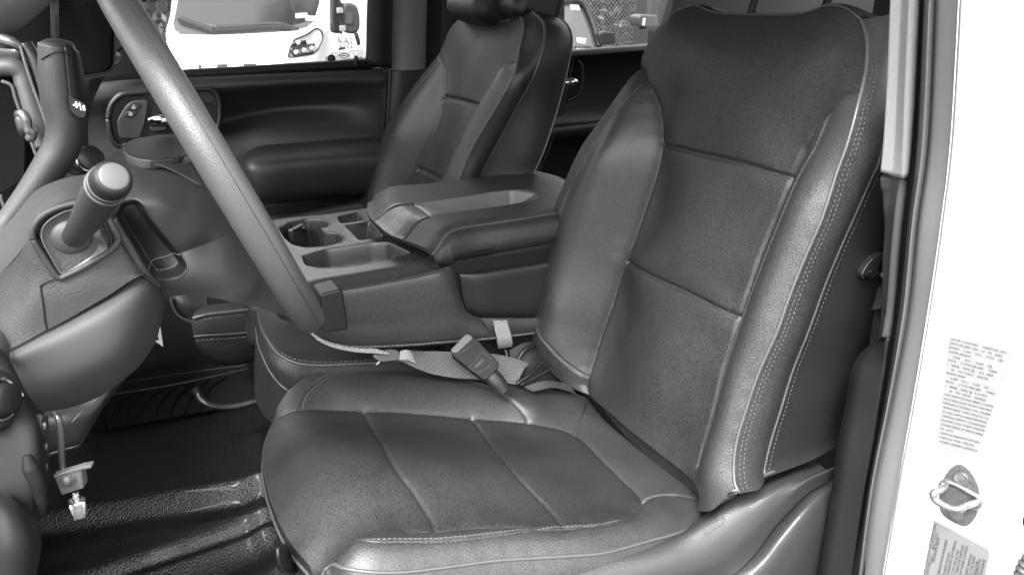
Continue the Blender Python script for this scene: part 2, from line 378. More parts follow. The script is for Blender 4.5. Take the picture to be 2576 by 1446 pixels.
bk.part('middle_panel', c_ & ~above1 & above2, PANEL, back); bk.part('lower_panel', c_ & ~above2, PANEL, back)
bk.part('side_bolster', left_b, LEATHER, back); bk.part('side_bolster', right_b, LEATHER, back)
sew(bk, l2, back, (.0045, -.0045)); sew(bk, l7, back, (-.004, .004))

# near side: welt, side panels down to the rear seam and the shell behind
e9 = bk.on(l9[np.linspace(0, len(l9) - 1, 60).astype(int)])
C10 = [(2247,30),(2252,80),(2250,140),(2248,190),(2246,230),(2240,290),(2222,360),(2205,420),(2195,440),(2150,540),(2109,632),(2071,725),(2034,828),(1992,934),(1963,1029),(1939,1105),(1925,1163),(1920,1194),(1924,1200)]
l10 = bk.line(C10, -.055, con=False); e10 = bk.world(resample(l10, 60)[:, :2], np.full(60, -.055))
_t11 = np.linspace(0, 1, 60)[:, None]; e11 = e10 + (1 - _t11) * np.array([.25, .012, -.07]) + _t11 * (onY(2160, 1078, .715) - e10[-1])
def strip(name, A, B, bulge, m, parent, n=16, nrm=None):
    A, B = resample(A, 60), resample(B, 60); rows = []
    for t in np.linspace(0, 1, n):
        P = A * (1 - t) + B * t; rows.append(P + (nrm if nrm is not None else np.array([0, -1., 0])) * bulge * math.sin(math.pi * t))
    g = np.stack(rows, 0); return obj(name, g.reshape(-1, 3), gridfaces(n, 60), m, parent)
strip('side_panel', e9, e10, .012, LEATHER, back); strip('rear_side_panel', e10, e11, .012, LEATHER_DK, back)
def seam3(edge, parent, r=.0024, side=(.35, -1, 0), off=.006, m=None):
    v, f = tube(edge, r, 8); o = obj('piping', v, f, m or PIPE, parent)
    N = np.tile(np.array(side) / np.linalg.norm(side), (len(edge), 1)); return o
seam3(resample(e9, 120), back); seam3(resample(e10, 120), back, .0028)
for E_, dx in ((e9, .007), (e9, .0145), (e10, .008)):
    P = resample(E_, 200)[25:] + np.array([dx, -.004 if E_ is e9 else -.0025, 0]); v, f = stitches(P, np.tile([.2, -.98, 0], (len(P), 1))); obj('stitching', v, f, THREAD, back)
# far edge, top edge and back shell
vd = np.array([.45, .8, -.3])
eL = bk.on(resample(l1, 70)); v, f = wrap(eL, [np.array([.012, .010, -.003]), np.array([.03, .008, -.008]), np.array([.07, -.01, -.02])]); obj('far_side_panel', v, f, LEATHER_DK, back)
eT = bk.on(resample(lt, 70)); v, f = wrap(eT, [np.array([.012, 0, .002]), np.array([.05, 0, -.012]), np.array([.10, 0, -.02])]); obj('top_panel', v, f, LEATHER_DK, back)
seam3(resample(eT, 100), back, .0016)
bs = [[.03, .30, -.30], [.03, -.21, -.30], [.235, -.20, .33], [.235, .2, .33]]
v, f = prism(np.array([[.90, 1.17, 1.04], [.90, .74, 1.04], [1.04, .74, 1.62], [1.04, 1.05, 1.62]]), (.05, 0, -.01)); obj('seatback_shell', v, f, PLASTIC_DK, back, bevel=.02, smooth=False)
# bottom hem and the loose flap by the recliner
hem = [onP(x, y, bk.o + bk.n * h, bk.n) for x, y, h in [(1791,1243,.04),(1822,1238,.045),(1853,1232,.045),(1862,1237,.035),(1880,1228,.01),(1900,1216,-.02),(1920,1196,-.05)]]
hem += [e11[-1] * t + e10[-1] * (1 - t) for t in (.2, .5, .8, 1)]
v, f = tube(resample(hem, 60), .0028, 8); obj('hem', v, f, PIPE, back)
fl = [[onP(x, y, bk.o + bk.n * h, bk.n) for x, y in r] for r, h in (([(1791,1243),(1822,1239),(1853,1233)], .045), ([(1786,1256),(1815,1253),(1849,1240)], .046), ([(1790,1268),(1812,1262),(1846,1243)], .038))]
v, f = patch(fl, 16, 10); obj('hem_flap', v, f, LEATHER_DK, back, solid=.003)

# ---- cushion
_t = math.atan(.13 / .555)
cu = Pad((.42, .9, 1.065), (math.cos(_t), 0, -math.sin(_t)), (0, 1, 0), (math.sin(_t), 0, math.cos(_t)))
FR = [(697,1026),(687,1060),(673,1087),(661,1128),(661,1170),(670,1224),(687,1276),(708,1327),(742,1379),(773,1413),(812,1450)]
FS = [(697,1026),(718,991),(749,962),(783,943),(826,929),(892,923),(964,923),(1046,931),(1183,950),(1286,964),(1354,977),(1446,991),(1500,1003)]
FST = [(754,1025),(765,991),(789,967),(833,945),(892,935),(964,935),(1080,947),(1183,964),(1234,977),(1279,1001),(1310,1029),(1329,1060)]
FC = [(697,1048),(710,1041),(737,1031),(778,1026),(874,1029),(1012,1034),(1183,1048),(1329,1061),(1406,1075),(1447,1087)]
RC = [(1447,1087),(1466,1101),(1504,1139),(1548,1183),(1589,1221),(1620,1252)]
NC = [(1620,1252),(1617,1264),(1589,1295),(1555,1308),(1486,1318),(1384,1330),(1280,1322),(1098,1332),(1006,1337),(954,1344),(920,1353),(882,1365),(852,1382),(831,1399),(824,1420),(817,1450)]
NP = [(888,1356),(903,1359),(937,1361),(1006,1360),(1109,1358),(1246,1344),(1383,1327),(1506,1317),(1570,1305)]
NL = [(812,1450),(816,1432),(824,1416),(852,1425),(920,1437),(1006,1439),(1109,1428),(1246,1410),(1417,1399),(1509,1392),(1555,1382),(1624,1362),(1692,1344),(1740,1326),(1790,1296)]
RR = [(1500,1003),(1540,1050),(1610,1105),(1690,1170),(1750,1220),(1800,1262),(1790,1296)]
RS = [(1620,1252),(1651,1245),(1692,1244),(1743,1252),(1785,1266)]
RF = [(1481,1012),(1470,1040),(1447,1087)]
SA = [(915,1033),(944,1087),(968,1132),(1002,1187),(1040,1235),(1071,1283),(1088,1310),(1097,1331)]
SB = [(1187,1048),(1225,1101),(1266,1156),(1314,1211),(1362,1259),(1396,1296),(1412,1318)]
kfr = cu.line(FR, [.0,-.025,-.045,-.055,-.055,-.055,-.055,-.055,-.055,-.055,-.06], con=False); cu.C.append(resample(kfr, 20))
kfs = cu.line(FS, [-.01,.008,.02,.026,.03] + [.032]*5 + [.028,.024,.02]); kst = cu.line(FST, [.004,.014,.024,.030,.033,.034,.034,.033,.030,.025,.016,.006])
kfc = cu.line(FC, [-.018,-.01,-.002] + [0]*7); krc = cu.line(RC, -.004); knc = cu.line(NC, [-.004,-.003,0,.002,.003,.003,.003,.003,.002,.001,0,-.003,-.008,-.014,-.022,-.05])
knp = cu.line(NP, .014); knl = cu.line(NL, [-.06,-.04,-.02,-.014] + [-.008] * 11)
krr = cu.line(RR, [.02,.01,.006,.006,.004,-.01,-.03], con=False); cu.C.append(resample(krr, 8))
krs = cu.line(RS, .006); krf = cu.line(RF, [.02,.018,.004])
mid = (resample(kst[3:], 24) + resample(kfc[6:], 24)) / 2; mid[:, 2] = .027; cu.C.append(mid[2:-2])
mid2 = (resample(knp, 24) + resample(knl[9:], 24)) / 2; mid2[:, 2] = .010; cu.C.append(mid2)
for (x, y), h in {(760,1120):.004,(740,1200):.004,(780,1290):.002,(840,1340):-.004,(850,1090):.014,(900,1200):.02,(960,1290):.014,(1060,1100):.016,(1130,1200):.022,(1200,1290):.014,(1300,1120):.014,(1390,1200):.018,(1480,1270):.01,(1420,1130):.008,(1540,1240):.004,(700,1160):-.016,(715,1250):-.018,(770,1360):-.025}.items():
    cu.fix(cu.lift([(x, y)], h))
cu.solve(8e-4)
kfr, kfs, kst, kfc, krc, knc, knp, knl, krr, krs, krf = [cu.re(p) for p in (FR, FS, FST, FC, RC, NC, NP, NL, RR, RS, RF)]
ksa, ksb = cu.re(SA), cu.re(SB)
cu.seams = [(kfc, .004, .006, 'v'), (knc[:-14], .006, .006, 'v'), (krc, .006, .008, 'v'), (ksa, .0022, .0035, 'g'), (ksa, .0015, .012, 'g'), (ksb, .0026, .0032, 'g'), (ksb, .001, .010, 'g'), (kst, .003, .003, 'g'), (knp, .003, .003, 'g'), (krs, .003, .003, 'g'), (krf, .003, .003, 'g'), (krr, .022, .014, 'g')]
kb = np.vstack([kfr[-1:], knl[2:]])
cu.grid(knl, kfs, kfr[::-1], krr[::-1], 340, 260)
fc = cu.fc
ins_poly = np.vstack([kfc, krc, knc[:-1], kfr[::-1]]); ins = inside(fc, ins_poly)
nearm = ~ins & (fc[:, 1] < 0); rearm = ~ins & ~nearm & (fc[:, 0] > krf[:, 0].mean() - .0)
cush = cu.part('seat_cushion', ins, PANEL, seat); BASE[cush.name] = BASE[seat.name]
cu.part('cushion_bolster', nearm, LEATHER, cush); cu.part('cushion_bolster', ~ins & ~nearm & ~rearm, LEATHER, cush); cu.part('rear_strip', rearm, LEATHER, cush)
sew(cu, kst, cush, (.0045, -.0045)); sew(cu, knp, cush, (.004, -.004)); cord(cu, kst, cush, .0014, LEATHER, .0006); cord(cu, knp, cush, .0016, LEATHER, .0008)
e = cu.on(resample(knl, 100)); v, f = tube(e, .0024, 8); obj('piping', v, f, PIPE, cush)
P = e + np.array([0, -.002, -.006]); v, f = stitches(P, np.tile([0, -1., .2], (len(P), 1))); obj('stitching', v, f, THREAD, cush)
# skirt below the near seam, front fascia, far side
eN = cu.on(resample(knl, 80)); v, f = wrap(eN, [np.array([.0, -.012, -.02]), np.array([.0, -.008, -.05]), np.array([0, .01, -.09])]); obj('side_skirt', v, f, LEATHER, cush)
eF = cu.on(resample(kfr, 80)); v, f = wrap(eF, [np.array([-.001, 0, -.02]), np.array([.006, 0, -.03]), np.array([.03, 0, -.09])]); obj('front_panel', v, f, LEATHER_DK, cush)
P = eF + np.array([-.0015, -.001, -.016]); v, f = tube(P, .0022, 8); obj('piping', v, f, PIPE, cush)
eS = cu.on(resample(kfs, 80)); v, f = wrap(eS, [np.array([.004, .014, -.008]), np.array([0, .012, -.04]), np.array([0, 0, -.12])]); obj('far_side_skirt', v, f, LEATHER_DK, cush)

hx = np.array([[-.963, 0, .271], [0, 1, 0], [.271, 0, .963]])
v, f = box((.915, .885, 1.80), .09, .25, .15, hx); hr_o = obj('headrest', v, f, LEATHER_DK, seat, bevel=.035, seg=5)
for dy in (-.07, .07): v, f = tube([(.90, .885 + dy, 1.66), (.925, .885 + dy, 1.76)], .006, 10); obj('headrest_post', v, f, BLACK, hr_o)
# ================================================================ cab: floor, doors, pillars, roof
DOORP = mat('door_plastic', .02, .45, bump=('noise', 900, .35, .0008), spec=.45, rmottle=.05)
TRIM = mat('pillar_trim_pale', .14, .75, bump=('weave', 260, .35, .0006), spec=.3)
RUBBER = mat('seal_rubber', .08, .42, bump=('noise', 900, .25, .0006), spec=.5)
RUBBER_L = mat('seal_lip', .26, .55, bump=('noise', 900, .35, .0006), spec=.45)
VINYL = mat('floor_vinyl', .010, .40, bump=('leather', 260, .8, .0014), spec=.6, rmottle=.06, coat=.12)
FLOORDK = mat('footwell_mat', .008, .5, bump=('noise', 300, .6, .002), spec=.4)
def glassmat(name, tint, refl):
    m = bpy.data.materials.new(name); m.use_nodes = True; n = m.node_tree.nodes; l = m.node_tree.links; n.clear()
    t = n.new('ShaderNodeBsdfTransparent'); t.inputs[0].default_value = (tint, tint, tint, 1)
    g = n.new('ShaderNodeBsdfGlossy'); g.inputs['Roughness'].default_value = .02; g.inputs[0].default_value = (1, 1, 1, 1)
    fr = n.new('ShaderNodeFresnel'); fr.inputs[0].default_value = 1.45; mx = n.new('ShaderNodeMixShader'); o = n.new('ShaderNodeOutputMaterial')
    mu = n.new('ShaderNodeMath'); mu.operation = 'MULTIPLY'; mu.inputs[1].default_value = refl
    l.new(fr.outputs[0], mu.inputs[0]); l.new(mu.outputs[0], mx.inputs[0]); l.new(t.outputs[0], mx.inputs[1]); l.new(g.outputs[0], mx.inputs[2]); l.new(mx.outputs[0], o.inputs[0])
    return m
GLASS = glassmat('window_glass', .93, .6)
# ---- floor of the cab
fl = Pad((0, 1.5, .75), (1, 0, 0), (0, 1, 0), (0, 0, 1))
fl.fix([(x, y, 0) for x in (-.6, -.2, .2, .6, 1.2, 1.9) for y in (-.9, -.5, -.1, .3, .65)])
FR1 = [(40,1304),(97,1293),(216,1274),(351,1256),(485,1237),(615,1220),(650,1212)]
FR2 = [(20,1400),(78,1388),(216,1350),(330,1330),(470,1300),(600,1283),(640,1276)]
FR3 = [(60,1446),(150,1425),(300,1395),(450,1365),(560,1340),(620,1320)]
FD1 = [(60,1325),(97,1318),(216,1300),(351,1280),(485,1262),(600,1248)]
FD2 = [(40,1440),(78,1431),(216,1392),(405,1330),(539,1296),(634,1276)]
L1, L2, L3, D1, D2 = [fl.line(p, 0, con=False) for p in (FR1, FR2, FR3, FD1, FD2)]
fl.solve(1e-4)
def sdist(L):
    a, b = L[0, :2], L[-1, :2]; t = (b - a) / np.linalg.norm(b - a); nn_ = np.array([-t[1], t[0]]); nn_ *= np.sign(nn_[1]); return lambda q: (q - a) @ nn_
d1, d2 = sdist(L1), sdist(D2); sst = lambda t: np.clip(t, 0, 1) ** 2 * (3 - 2 * np.clip(t, 0, 1))
fl.extra = [lambda q: .040 * (sst(d1(q) / .045 + .5) - 1), lambda q: .30 * np.minimum(d1(q) + .06, 0), lambda q: -.012 * np.exp(-(d2(q) / .012) ** 2) + .006 * np.exp(-((d2(q) - .03) / .022) ** 2),
            lambda q: .012 * np.sin((d2(q) + .02) * 42) * (d2(q) < -.02)]
wall = fl.line([(655,1100),(655,1210),(665,1280),(690,1350),(720,1446)], 0, con=False)
fl.seams = [(wall, -.012, .03, 'g')]
bx = lambda a, b: np.array([a, b], float)
fl.grid(bx((-.75, -.72), (.62, -.72)), bx((-.75, .66), (.62, .66)), bx((-.75, -.72), (-.75, .66)), bx((.62, -.72), (.62, .66)), 420, 420)
floor_o = fl.part('floor', np.ones(len(fl.F), bool), VINYL, None); tag(floor_o, kind='structure')
v, f = prism([(.6, .55, .742), (2.0, .55, .742), (2.0, 2.16, .742), (.6, 2.16, .742)], (0, 0, -.03)); tag(obj('floor', v, f, FLOORDK, smooth=False), kind='structure')
# raised tunnel step with the ribbed mat beyond
ft = thing('floor_mat', 'dark ribbed rubber mat in the far footwell, past the transmission hump', 'floor mat', (.0, 1.95, .76))
v, f = patch([[onZ(200,1092,.76), onZ(420,1052,.76), onZ(650,1008,.76)], [onZ(260,1020,.775), onZ(450,985,.775), onZ(650,955,.775)], [onZ(330,945,.78), onZ(480,925,.78), onZ(650,900,.78)]], 30, 20)
obj('mat_base', v, f, FLOORDK, ft)
for k in range(7):
    x0 = 275 + k * 38
    P = [onZ(x0 + 62, 985 - k * 6, .779), onZ(x0 + 28, 1010 - k * 6, .778), onZ(x0 + 8, 1040 - k * 6, .772), onZ(x0, 1072 - k * 6.5, .766)]
    v, f = tube(P, .003, 6, 20); obj('rib', v, f, FLOORDK, ft)
v, f = tube([onZ(255,995,.80), onZ(420,970,.80), onZ(640,925,.80)], .004, 8, 20); obj('mat_edge', v, f, PLASTIC_DK, ft)
v, f = tube([onZ(310,962,.80), onZ(450,940,.80), onZ(640,915,.80)], .002, 8, 20); obj('mat_edge', v, f, PLASTIC_DK, ft)
# ---- near door pillar
pil = thing('door_pillar', 'white painted rear pillar of the open doorway with black rubber seal', 'door pillar', (.66, .5, .8))
YS = [-700, -60, 0, 377, 566, 779, 1006, 1219, 1446, 1520]
def cols(xs): x = list(xs); return [x[0] + (x[0] - x[1]) * 700 / 377, x[0] + (x[0] - x[1]) * 60 / 377] + x + [x[-1] + (x[-1] - x[-2]) * 74 / 227]
ca, cb, cc_, cd_, ce, cf = map(cols, ([2314,2293,2270,2250,2218,2180,2145], [2324,2305,2284,2262,2228,2187,2157], [2347,2330,2302,2282,2240,2197,2166],
    [2354,2334,2310,2286,2246,2203,2173], [2361,2341,2316,2294,2254,2212,2181], [2421,2398,2375,2343,2305,2267,2228]))
mx_ = lambda A, B, t: [a * (1 - t) + b * t for a, b in zip(A, B)]
def vstrip(name, spec, m, nu=24, parent=pil, **k):
    rows = [[onY(c[i], YS[i], Y) for c, Y in spec] for i in range(len(YS))]
    v, f = patch(rows, nu, 60); return obj(name, v, f, m, parent, **k)
vstrip('seal_channel', [(ca, .572), (mx_(ca, cb, .6), .576), (cb, .570)], BLACK)
vstrip('weatherstrip', [(mx_(ca, cb, .9), .574), (mx_(cb, cc_, .25), .556), (mx_(cb, cc_, .6), .545), (cc_, .546), (mx_(cc_, cd_, .6), .556), (cd_, .562)], RUBBER)
vstrip('weatherstrip_lip', [(mx_(cc_, cd_, .75), .560), (ce, .548), (mx_(ce, cf, .3), .532), (mx_(ce, cf, .65), .515), (cf, .498), (mx_(ce, cf, 1.02), .506)], RUBBER_L)
JD = np.array([.20, -1, 0]); 
jr = [[onY(cf[i], YS[i], .5) + np.array([0, .004, 0]) + JD * t + np.array([-.02 * math.sin(t * 12) * .15, 0, 0]) for t in (0, .03, .07, .12, .18, .25)] for i in range(len(YS))]
v, f = patch(jr, 24, 50); jamb = obj('jamb', v, f, PAINT, pil)
jp = onY(2343, 779, .5); jn = np.cross(JD, [0.03, 0, 1.0]); jn /= np.linalg.norm(jn)
jn = jn if jn @ ray(2400, 900) < 0 else -jn
upx = np.array([2249,2247,2241,2236,2224,2222])
rows = [[onY(2298,-700,.606), onY(2330,-700,.592), onY(2354,-700,.574)], [onY(2253,-60,.606), onY(2289,-60,.592), onY(2318,-60,.574)], [onY(2249,0,.606), onY(2285,0,.592), onY(2315,0,.574)], [onY(2240,200,.606), onY(2275,200,.592), onY(2304,200,.574)], [onY(2225,377,.606), onY(2262,377,.592), onY(2294,377,.574)], [onY(2221,425,.606), onY(2255,436,.592), onY(2289,443,.574)]]
v, f = patch(rows, 20, 40); obj('upper_trim', v, f, TRIM, pil, solid=.012)
lo = [(2222,438,2286,448),(2224,455,2284,462),(2233,475,2282,480),(2240,520,2276,522),(2246,566,2271,566),(2241,650,2263,650),(2238,779,2252,779),(2231,850,2240,850)]
v, f = patch([[onY(a, b, .612), onY((a + c) / 2, (b + d) / 2, .598), onY(c, d, .577)] for a, b, c, d in lo], 16, 60); obj('lower_trim', v, f, PLASTIC_MID, pil, solid=.01)
lo = [(2226,862,2242,850),(2200,873,2238,873),(2178,889,2236,900),(2155,922,2232,930),(2144,977,2223,977),(2135,1030,2214,1030),(2120,1100,2203,1100),(2104,1219,2181,1219),(2090,1300,2168,1300),(2078,1371,2157,1371),(2066,1446,2146,1446),(2055,1500,2136,1500)]
v, f = patch([[onY(a, b, .64), onY(a * .8 + c * .2, (b + d) / 2, .612), onY((a + c) / 2, (b + d) / 2, .598), onY(c, d, .577)] for a, b, c, d in lo], 20, 70); obj('belt_cover', v, f, PLASTIC_DK, pil, solid=.006)
SST = mat('striker_steel', .20, .35, metal=.8, mottle=.3, mscale=80); STEEL2 = mat('plate_steel', .10, .45, metal=.6, mottle=.5, mscale=400)
# striker on the jamb
def onJ(x, y, up=0.0): return onP(x, y, jp + jn * up, jn)
pl = rounded([onJ(*p, .0015) for p in [(2362,1255),(2372,1202),(2402,1163),(2440,1172),(2466,1222),(2468,1262),(2458,1300),(2432,1326),(2400,1312),(2368,1290)]], .012, 4)
v, f = prism(pl, jn * .003); obj('striker_plate', v, f, STEEL2, jamb, bevel=.001, smooth=False)
for p in ((2420,1202), (2408,1290)):
    c = onJ(*p, .005); t1 = np.cross(jn, [0, 0, 1.]); t1 /= np.linalg.norm(t1); t2 = np.cross(jn, t1)
    disc = [c + (t1 * math.cos(a) + t2 * math.sin(a)) * .0078 for a in np.linspace(0, 2 * math.pi, 24, endpoint=False)]
    star = [c + jn * .003 + (t1 * math.cos(a) + t2 * math.sin(a)) * (.0042 if i % 2 else .0028) for i, a in enumerate(np.linspace(0, 2 * math.pi, 12, endpoint=False))]
    v, f = merge(prism(disc, jn * .003), prism(star, jn * .0008)); obj('bolt', v, f, SST, jamb, bevel=.0006, smooth=False)
P = [onJ(2372,1215,.004), onJ(2378,1222,.012), onJ(2366,1232,.028), onJ(2348,1240,.036), onJ(2352,1255,.036), onJ(2385,1275,.036), onJ(2408,1280,.034), onJ(2432,1270,.022), onJ(2456,1262,.008), onJ(2460,1256,.004)]
v, f = tube(P, .0042, 14, 60); obj('striker_loop', v, f, SST, jamb)
P = [onJ(*p, .006) for p in [(2366,1230),(2368,1218),(2378,1210),(2400,1216),(2440,1238),(2462,1252),(2464,1270),(2452,1278),(2420,1268)]]
v, f = tube(P, .003, 10, 50); obj('striker_rib', v, f, SST, jamb)
# stickers
LBL = mat('label_silver', .11, .5); LBLW = mat('label_white', .15, .5); INK = mat('label_ink', .010, .6); INKP = mat('label_ink_pale', .02, .6)
def sheet(name, pts, m, up, parent=None): v, f = prism([onJ(*p, up) for p in pts], jn * .0003); return obj(name, v, f, m, parent or jamb, smooth=False)
lab = sheet('certification_label', [(2390,848),(2552,882),(2452,1156),(2352,1122)], LBLW, .001)
lab = sheet('emission_label', [(2350,1308),(2486,1380),(2490,1392),(2458,1560),(2300,1560)], LBL, .001)
def jtext(s, at, xd, yd, size, m, parent, w=None):
    """one line of print lying on the jamb"""
    o = onJ(*at, .0018); x = onJ(at[0] + xd[0], at[1] + xd[1], .0018) - o; y = onJ(at[0] + yd[0], at[1] + yd[1], .0018) - o
    x /= np.linalg.norm(x); y = y - x * (x @ y); y /= np.linalg.norm(y)
    v, f = text_mesh(s, size, o, x, y, .0002 if np.cross(x, y) @ jn > 0 else -.0002); return obj('lettering', v, f, m, parent, smooth=False)
cert = ["MFD BY CLINTON     CLINTON, MO", "DATE OF MFR  MO   10   YR   2022", "GVWR     2,366    KG (    5,216    LB)", "GAWR FRONT", "     2,540     KG (    5,600    LB)", "WITH     LT275/70R18ES     TIRES", "(   18X8J    RIMS @    415   KPA", "     60    PSI COLD    SINGLE", "GAWR REAR", "     3,289    KG (    7,250    LB)", "WITH     LT275/70R18ES     TIRES", "(   18X8J    RIMS @  413 KPA", "     60    PSI COLD    SINGLE", "THIS VEHICLE HAS BEEN COMPLETED IN", "ACCORDANCE WITH THE PRIOR", "MANUFACTURERS' IVD, WHERE", "APPLICABLE. THIS VEHICLE CONFORMS", "TO ALL APPLICABLE FEDERAL MOTOR", "VEHICLE SAFETY STANDARDS, [AND", "BUMPER AND THEFT PREVENTION", "STANDARDS, IF APPLICABLE] IN EFFECT", "IN  10/22", "VEHICLE IDENTIFICATION NUMBER", "VEHICLE TYPE:  TRUCK", "WORK ORDER: J13001014-6"]
V_, F_ = [], []
for i, s_ in enumerate(cert):
    t = i / (len(cert) - 1); at = (2389 - 26 * t, 853 + 258 * t); xd = (100, 26); yd = (3, -26)
    o = onJ(*at, .0018); x = onJ(at[0] + xd[0], at[1] + xd[1], .0018) - o; y = onJ(at[0] + yd[0], at[1] + yd[1], .0018) - o
    x /= np.linalg.norm(x); y = y - x * (x @ y); y /= np.linalg.norm(y); V_.append(text_mesh(s_, .0036, o, x, y, .0002))
v, f = merge(*V_); obj('lettering', v, f, INKP, jamb, smooth=False)
emis = [("VEHICLE EMISSION CONTROL INFORMATION", 2325, 1440, .0054), ("MOTORS LLC      BUILT 07/22", 2338, 1446, .0048), ("MICHIGAN 48243", 2348, 1452, .0048), ("COMPLIES WITH U.S. EPA REGULATIONS FOR NOISE", 2366, 1455, .0042), ("EMISSION AND HEAVY TRUCKS.", 2378, 1460, .0042), ("CAUSING THEREOF BY ANY PERSON", 2390, 1464, .0042), ("CONTROL ACT OF 1972 (A) THE", 2402, 1468, .0042), ("OTHER THAN FOR PURPOSES", 2413, 1470, .0042), ("ELEMENT OF ANY NOISE CONTROL", 2425, 1474, .0042), ("THE OWNER'S MANUAL)", 2436, 1478, .0042), ("IN COMPLIANCE WITH THE NOISE", 2448, 1482, .0042), ("AFTER SUCH DEVICE OR", 2458, 1486, .0042), ("RENDERED INOPERATIVE.", 2468, 1490, .0042), ("5E73NF358438", 2480, 1496, .0042)]
V_ = []
tops = [(2357,1318),(2361,1340),(2366,1352),(2385,1358),(2392,1388),(2408,1360),(2414,1384),(2427,1371),(2437,1372),(2447,1392),(2455,1400),(2462,1412),(2470,1405),(2480,1408)]
for (s_, _x, _y, sz), tp in zip(emis, tops):
    o = onJ(*tp, .0018); x = onJ(tp[0] + 34, tp[1] - 140, .0018) - o; x /= np.linalg.norm(x); y = onJ(tp[0] - 30, tp[1] - 12, .0018) - o; y = y - x * (x @ y); y /= np.linalg.norm(y)
    V_.append(text_mesh(s_, sz, o, x, y, .0002, 'RIGHT'))
v, f = merge(*V_); obj('lettering', v, f, INK, jamb, smooth=False)
v, f = tube([onJ(2620,1385,.01), onJ(2592,1405,.012), onJ(2572,1440,.014), onJ(2562,1500,.014)], [.0085 if i % 2 else .0068 for i in range(20)], 14, 80)
v = np.array(v); obj('wiring_boot', v, f, PLASTIC_MID, jamb)
v, f = tube([onJ(2598,1245,.004), onJ(2587,1290,.004), onJ(2584,1320,.004), onJ(2606,1330,.004)], .004, 8, 20); obj('rubber_bumper', v, f, BLACK, jamb)
# ---- far front door
pd = thing('passenger_door', 'closed black front door across the cab, with armrest and chrome handle', 'car door', (.3, 2.12, .8))
rows = [[(140,215,2.13),(300,196,2.13),(450,190,2.13),(700,178,2.13),(968,168,2.13)],
        [(140,226,2.095),(300,207,2.095),(450,200,2.095),(700,188,2.095),(968,178,2.095)],
        [(140,258,2.085),(300,240,2.085),(450,228,2.085),(700,212,2.085),(968,200,2.085)],
        [(140,300,2.10),(300,290,2.11),(480,265,2.12),(700,240,2.13),(968,225,2.09)],
        [(140,340,2.11),(300,330,2.12),(520,310,2.15),(700,275,2.17),(968,262,2.10)],
        [(140,380,2.12),(300,370,2.12),(560,345,2.13),(700,318,2.12),(968,310,2.11)],
        [(140,430,2.12),(300,420,2.12),(560,400,2.12),(700,362,2.10),(968,352,2.10)],
        [(140,560,2.12),(300,560,2.12),(560,560,2.12),(700,540,2.12),(968,500,2.12)],
        [(140,760,2.12),(300,760,2.12),(560,760,2.12),(700,740,2.12),(968,700,2.12)],
        [(140,960,2.12),(300,960,2.12),(560,960,2.12),(700,940,2.12),(968,900,2.12)]]
v, f = patch([prow(r) for r in rows], 110, 130); obj('door_panel', v, f, DOORP, pd)
rows = [[(596,412,2.11),(640,372,2.11),(760,358,2.11),(860,350,2.11),(990,342,2.11)],
        [(596,412,2.06),(634,384,2.03),(760,366,2.03),(860,357,2.03),(990,350,2.03)],
        [(600,418,2.02),(630,402,1.985),(760,388,1.98),(860,380,1.98),(990,372,1.98)],
        [(606,430,2.0),(634,424,1.965),(760,408,1.96),(860,400,1.96),(990,392,1.96)],
        [(620,465,2.0),(645,470,1.965),(760,455,1.962),(860,445,1.962),(990,436,1.962)],
        [(632,500,2.02),(660,505,1.99),(760,494,1.985),(860,484,1.985),(990,474,1.985)],
        [(636,510,2.11),(665,514,2.11),(760,504,2.11),(860,492,2.11),(990,482,2.11)]]
v, f = patch([prow(r) for r in rows], 70, 60); obj('armrest', v, f, DOORP, pd)
rows = [[(560,560,2.11),(660,546,2.11),(800,518,2.11),(960,487,2.11)], [(560,566,2.05),(660,552,2.05),(800,524,2.05),(960,492,2.05)], [(560,578,2.035),(660,562,2.035),(800,535,2.035),(960,503,2.035)], [(560,700,2.05),(660,690,2.05),(800,650,2.05),(960,620,2.05)], [(560,960,2.09),(660,950,2.09),(800,910,2.09),(960,880,2.09)]]
v, f = patch([prow(r) for r in rows], 40, 40); obj('map_pocket', v, f, PLASTIC, pd)
bz = [(272,300),(280,265),(305,240),(345,234),(500,224),(530,226),(547,243),(553,292),(540,330),(450,350),(330,362),(299,367),(281,348)]
v, f = tube([onY(x, y, 2.072) for x, y in bz + bz[:1]], .007, 10, 140); obj('switch_bezel', v, f, PLASTIC_DK, pd)
v, f = prism(rounded([onY(x, y, 2.082) for x, y in bz], .02), (0, .03, 0)); obj('switch_plate', v, f, PLASTIC_DK, pd, smooth=False)
ip = [(294,305),(318,264),(335,254),(375,251),(368,300),(356,340),(350,350),(306,350),(298,343)]
v, f = prism(rounded([onY(x, y, 2.066) for x, y in ip], .01), (0, .016, 0)); pz = obj('switch_console', v, f, PLASTIC, pd, smooth=False, bevel=.004)
ICON = mat('icon_white', .55, .5)
for q, cx, cy, op in (([(324,263),(355,260),(348,278),(318,278)], 336, 270, 1), ([(317,279.5),(347,279.5),(337,294),(310,295)], 328, 287, 0)):
    v, f = prism(rounded([onY(x, y, 2.062) for x, y in q], .006), (0, .006, 0)); b = obj('lock_button', v, f, PLASTIC_SM, pd, smooth=False, bevel=.0015)
    c = onY(cx, cy, 2.0612); ex = np.array([1., 0, 0]); ez = np.array([0, 0, 1.])
    parts = [box(c + ez * s_, .0075, .0004, .001) for s_ in (-.0035, .0015)] + [box(c + ex * s_ + ez * -.001, .001, .0004, .006) for s_ in (-.0033, .0033)] + [box(c - ez * .001, .0014, .0004, .0024)]
    arc = [c + ex * (.0024 * math.cos(a) + (.0012 if op else 0)) + ez * (.002 + .0035 * math.sin(a)) for a in np.linspace(.0 if not op else .6, math.pi, 10)]
    parts.append(tube(arc, .0005, 5)); v, f = merge(*parts); obj('lock_symbol', v, f, ICON, b, smooth=False)
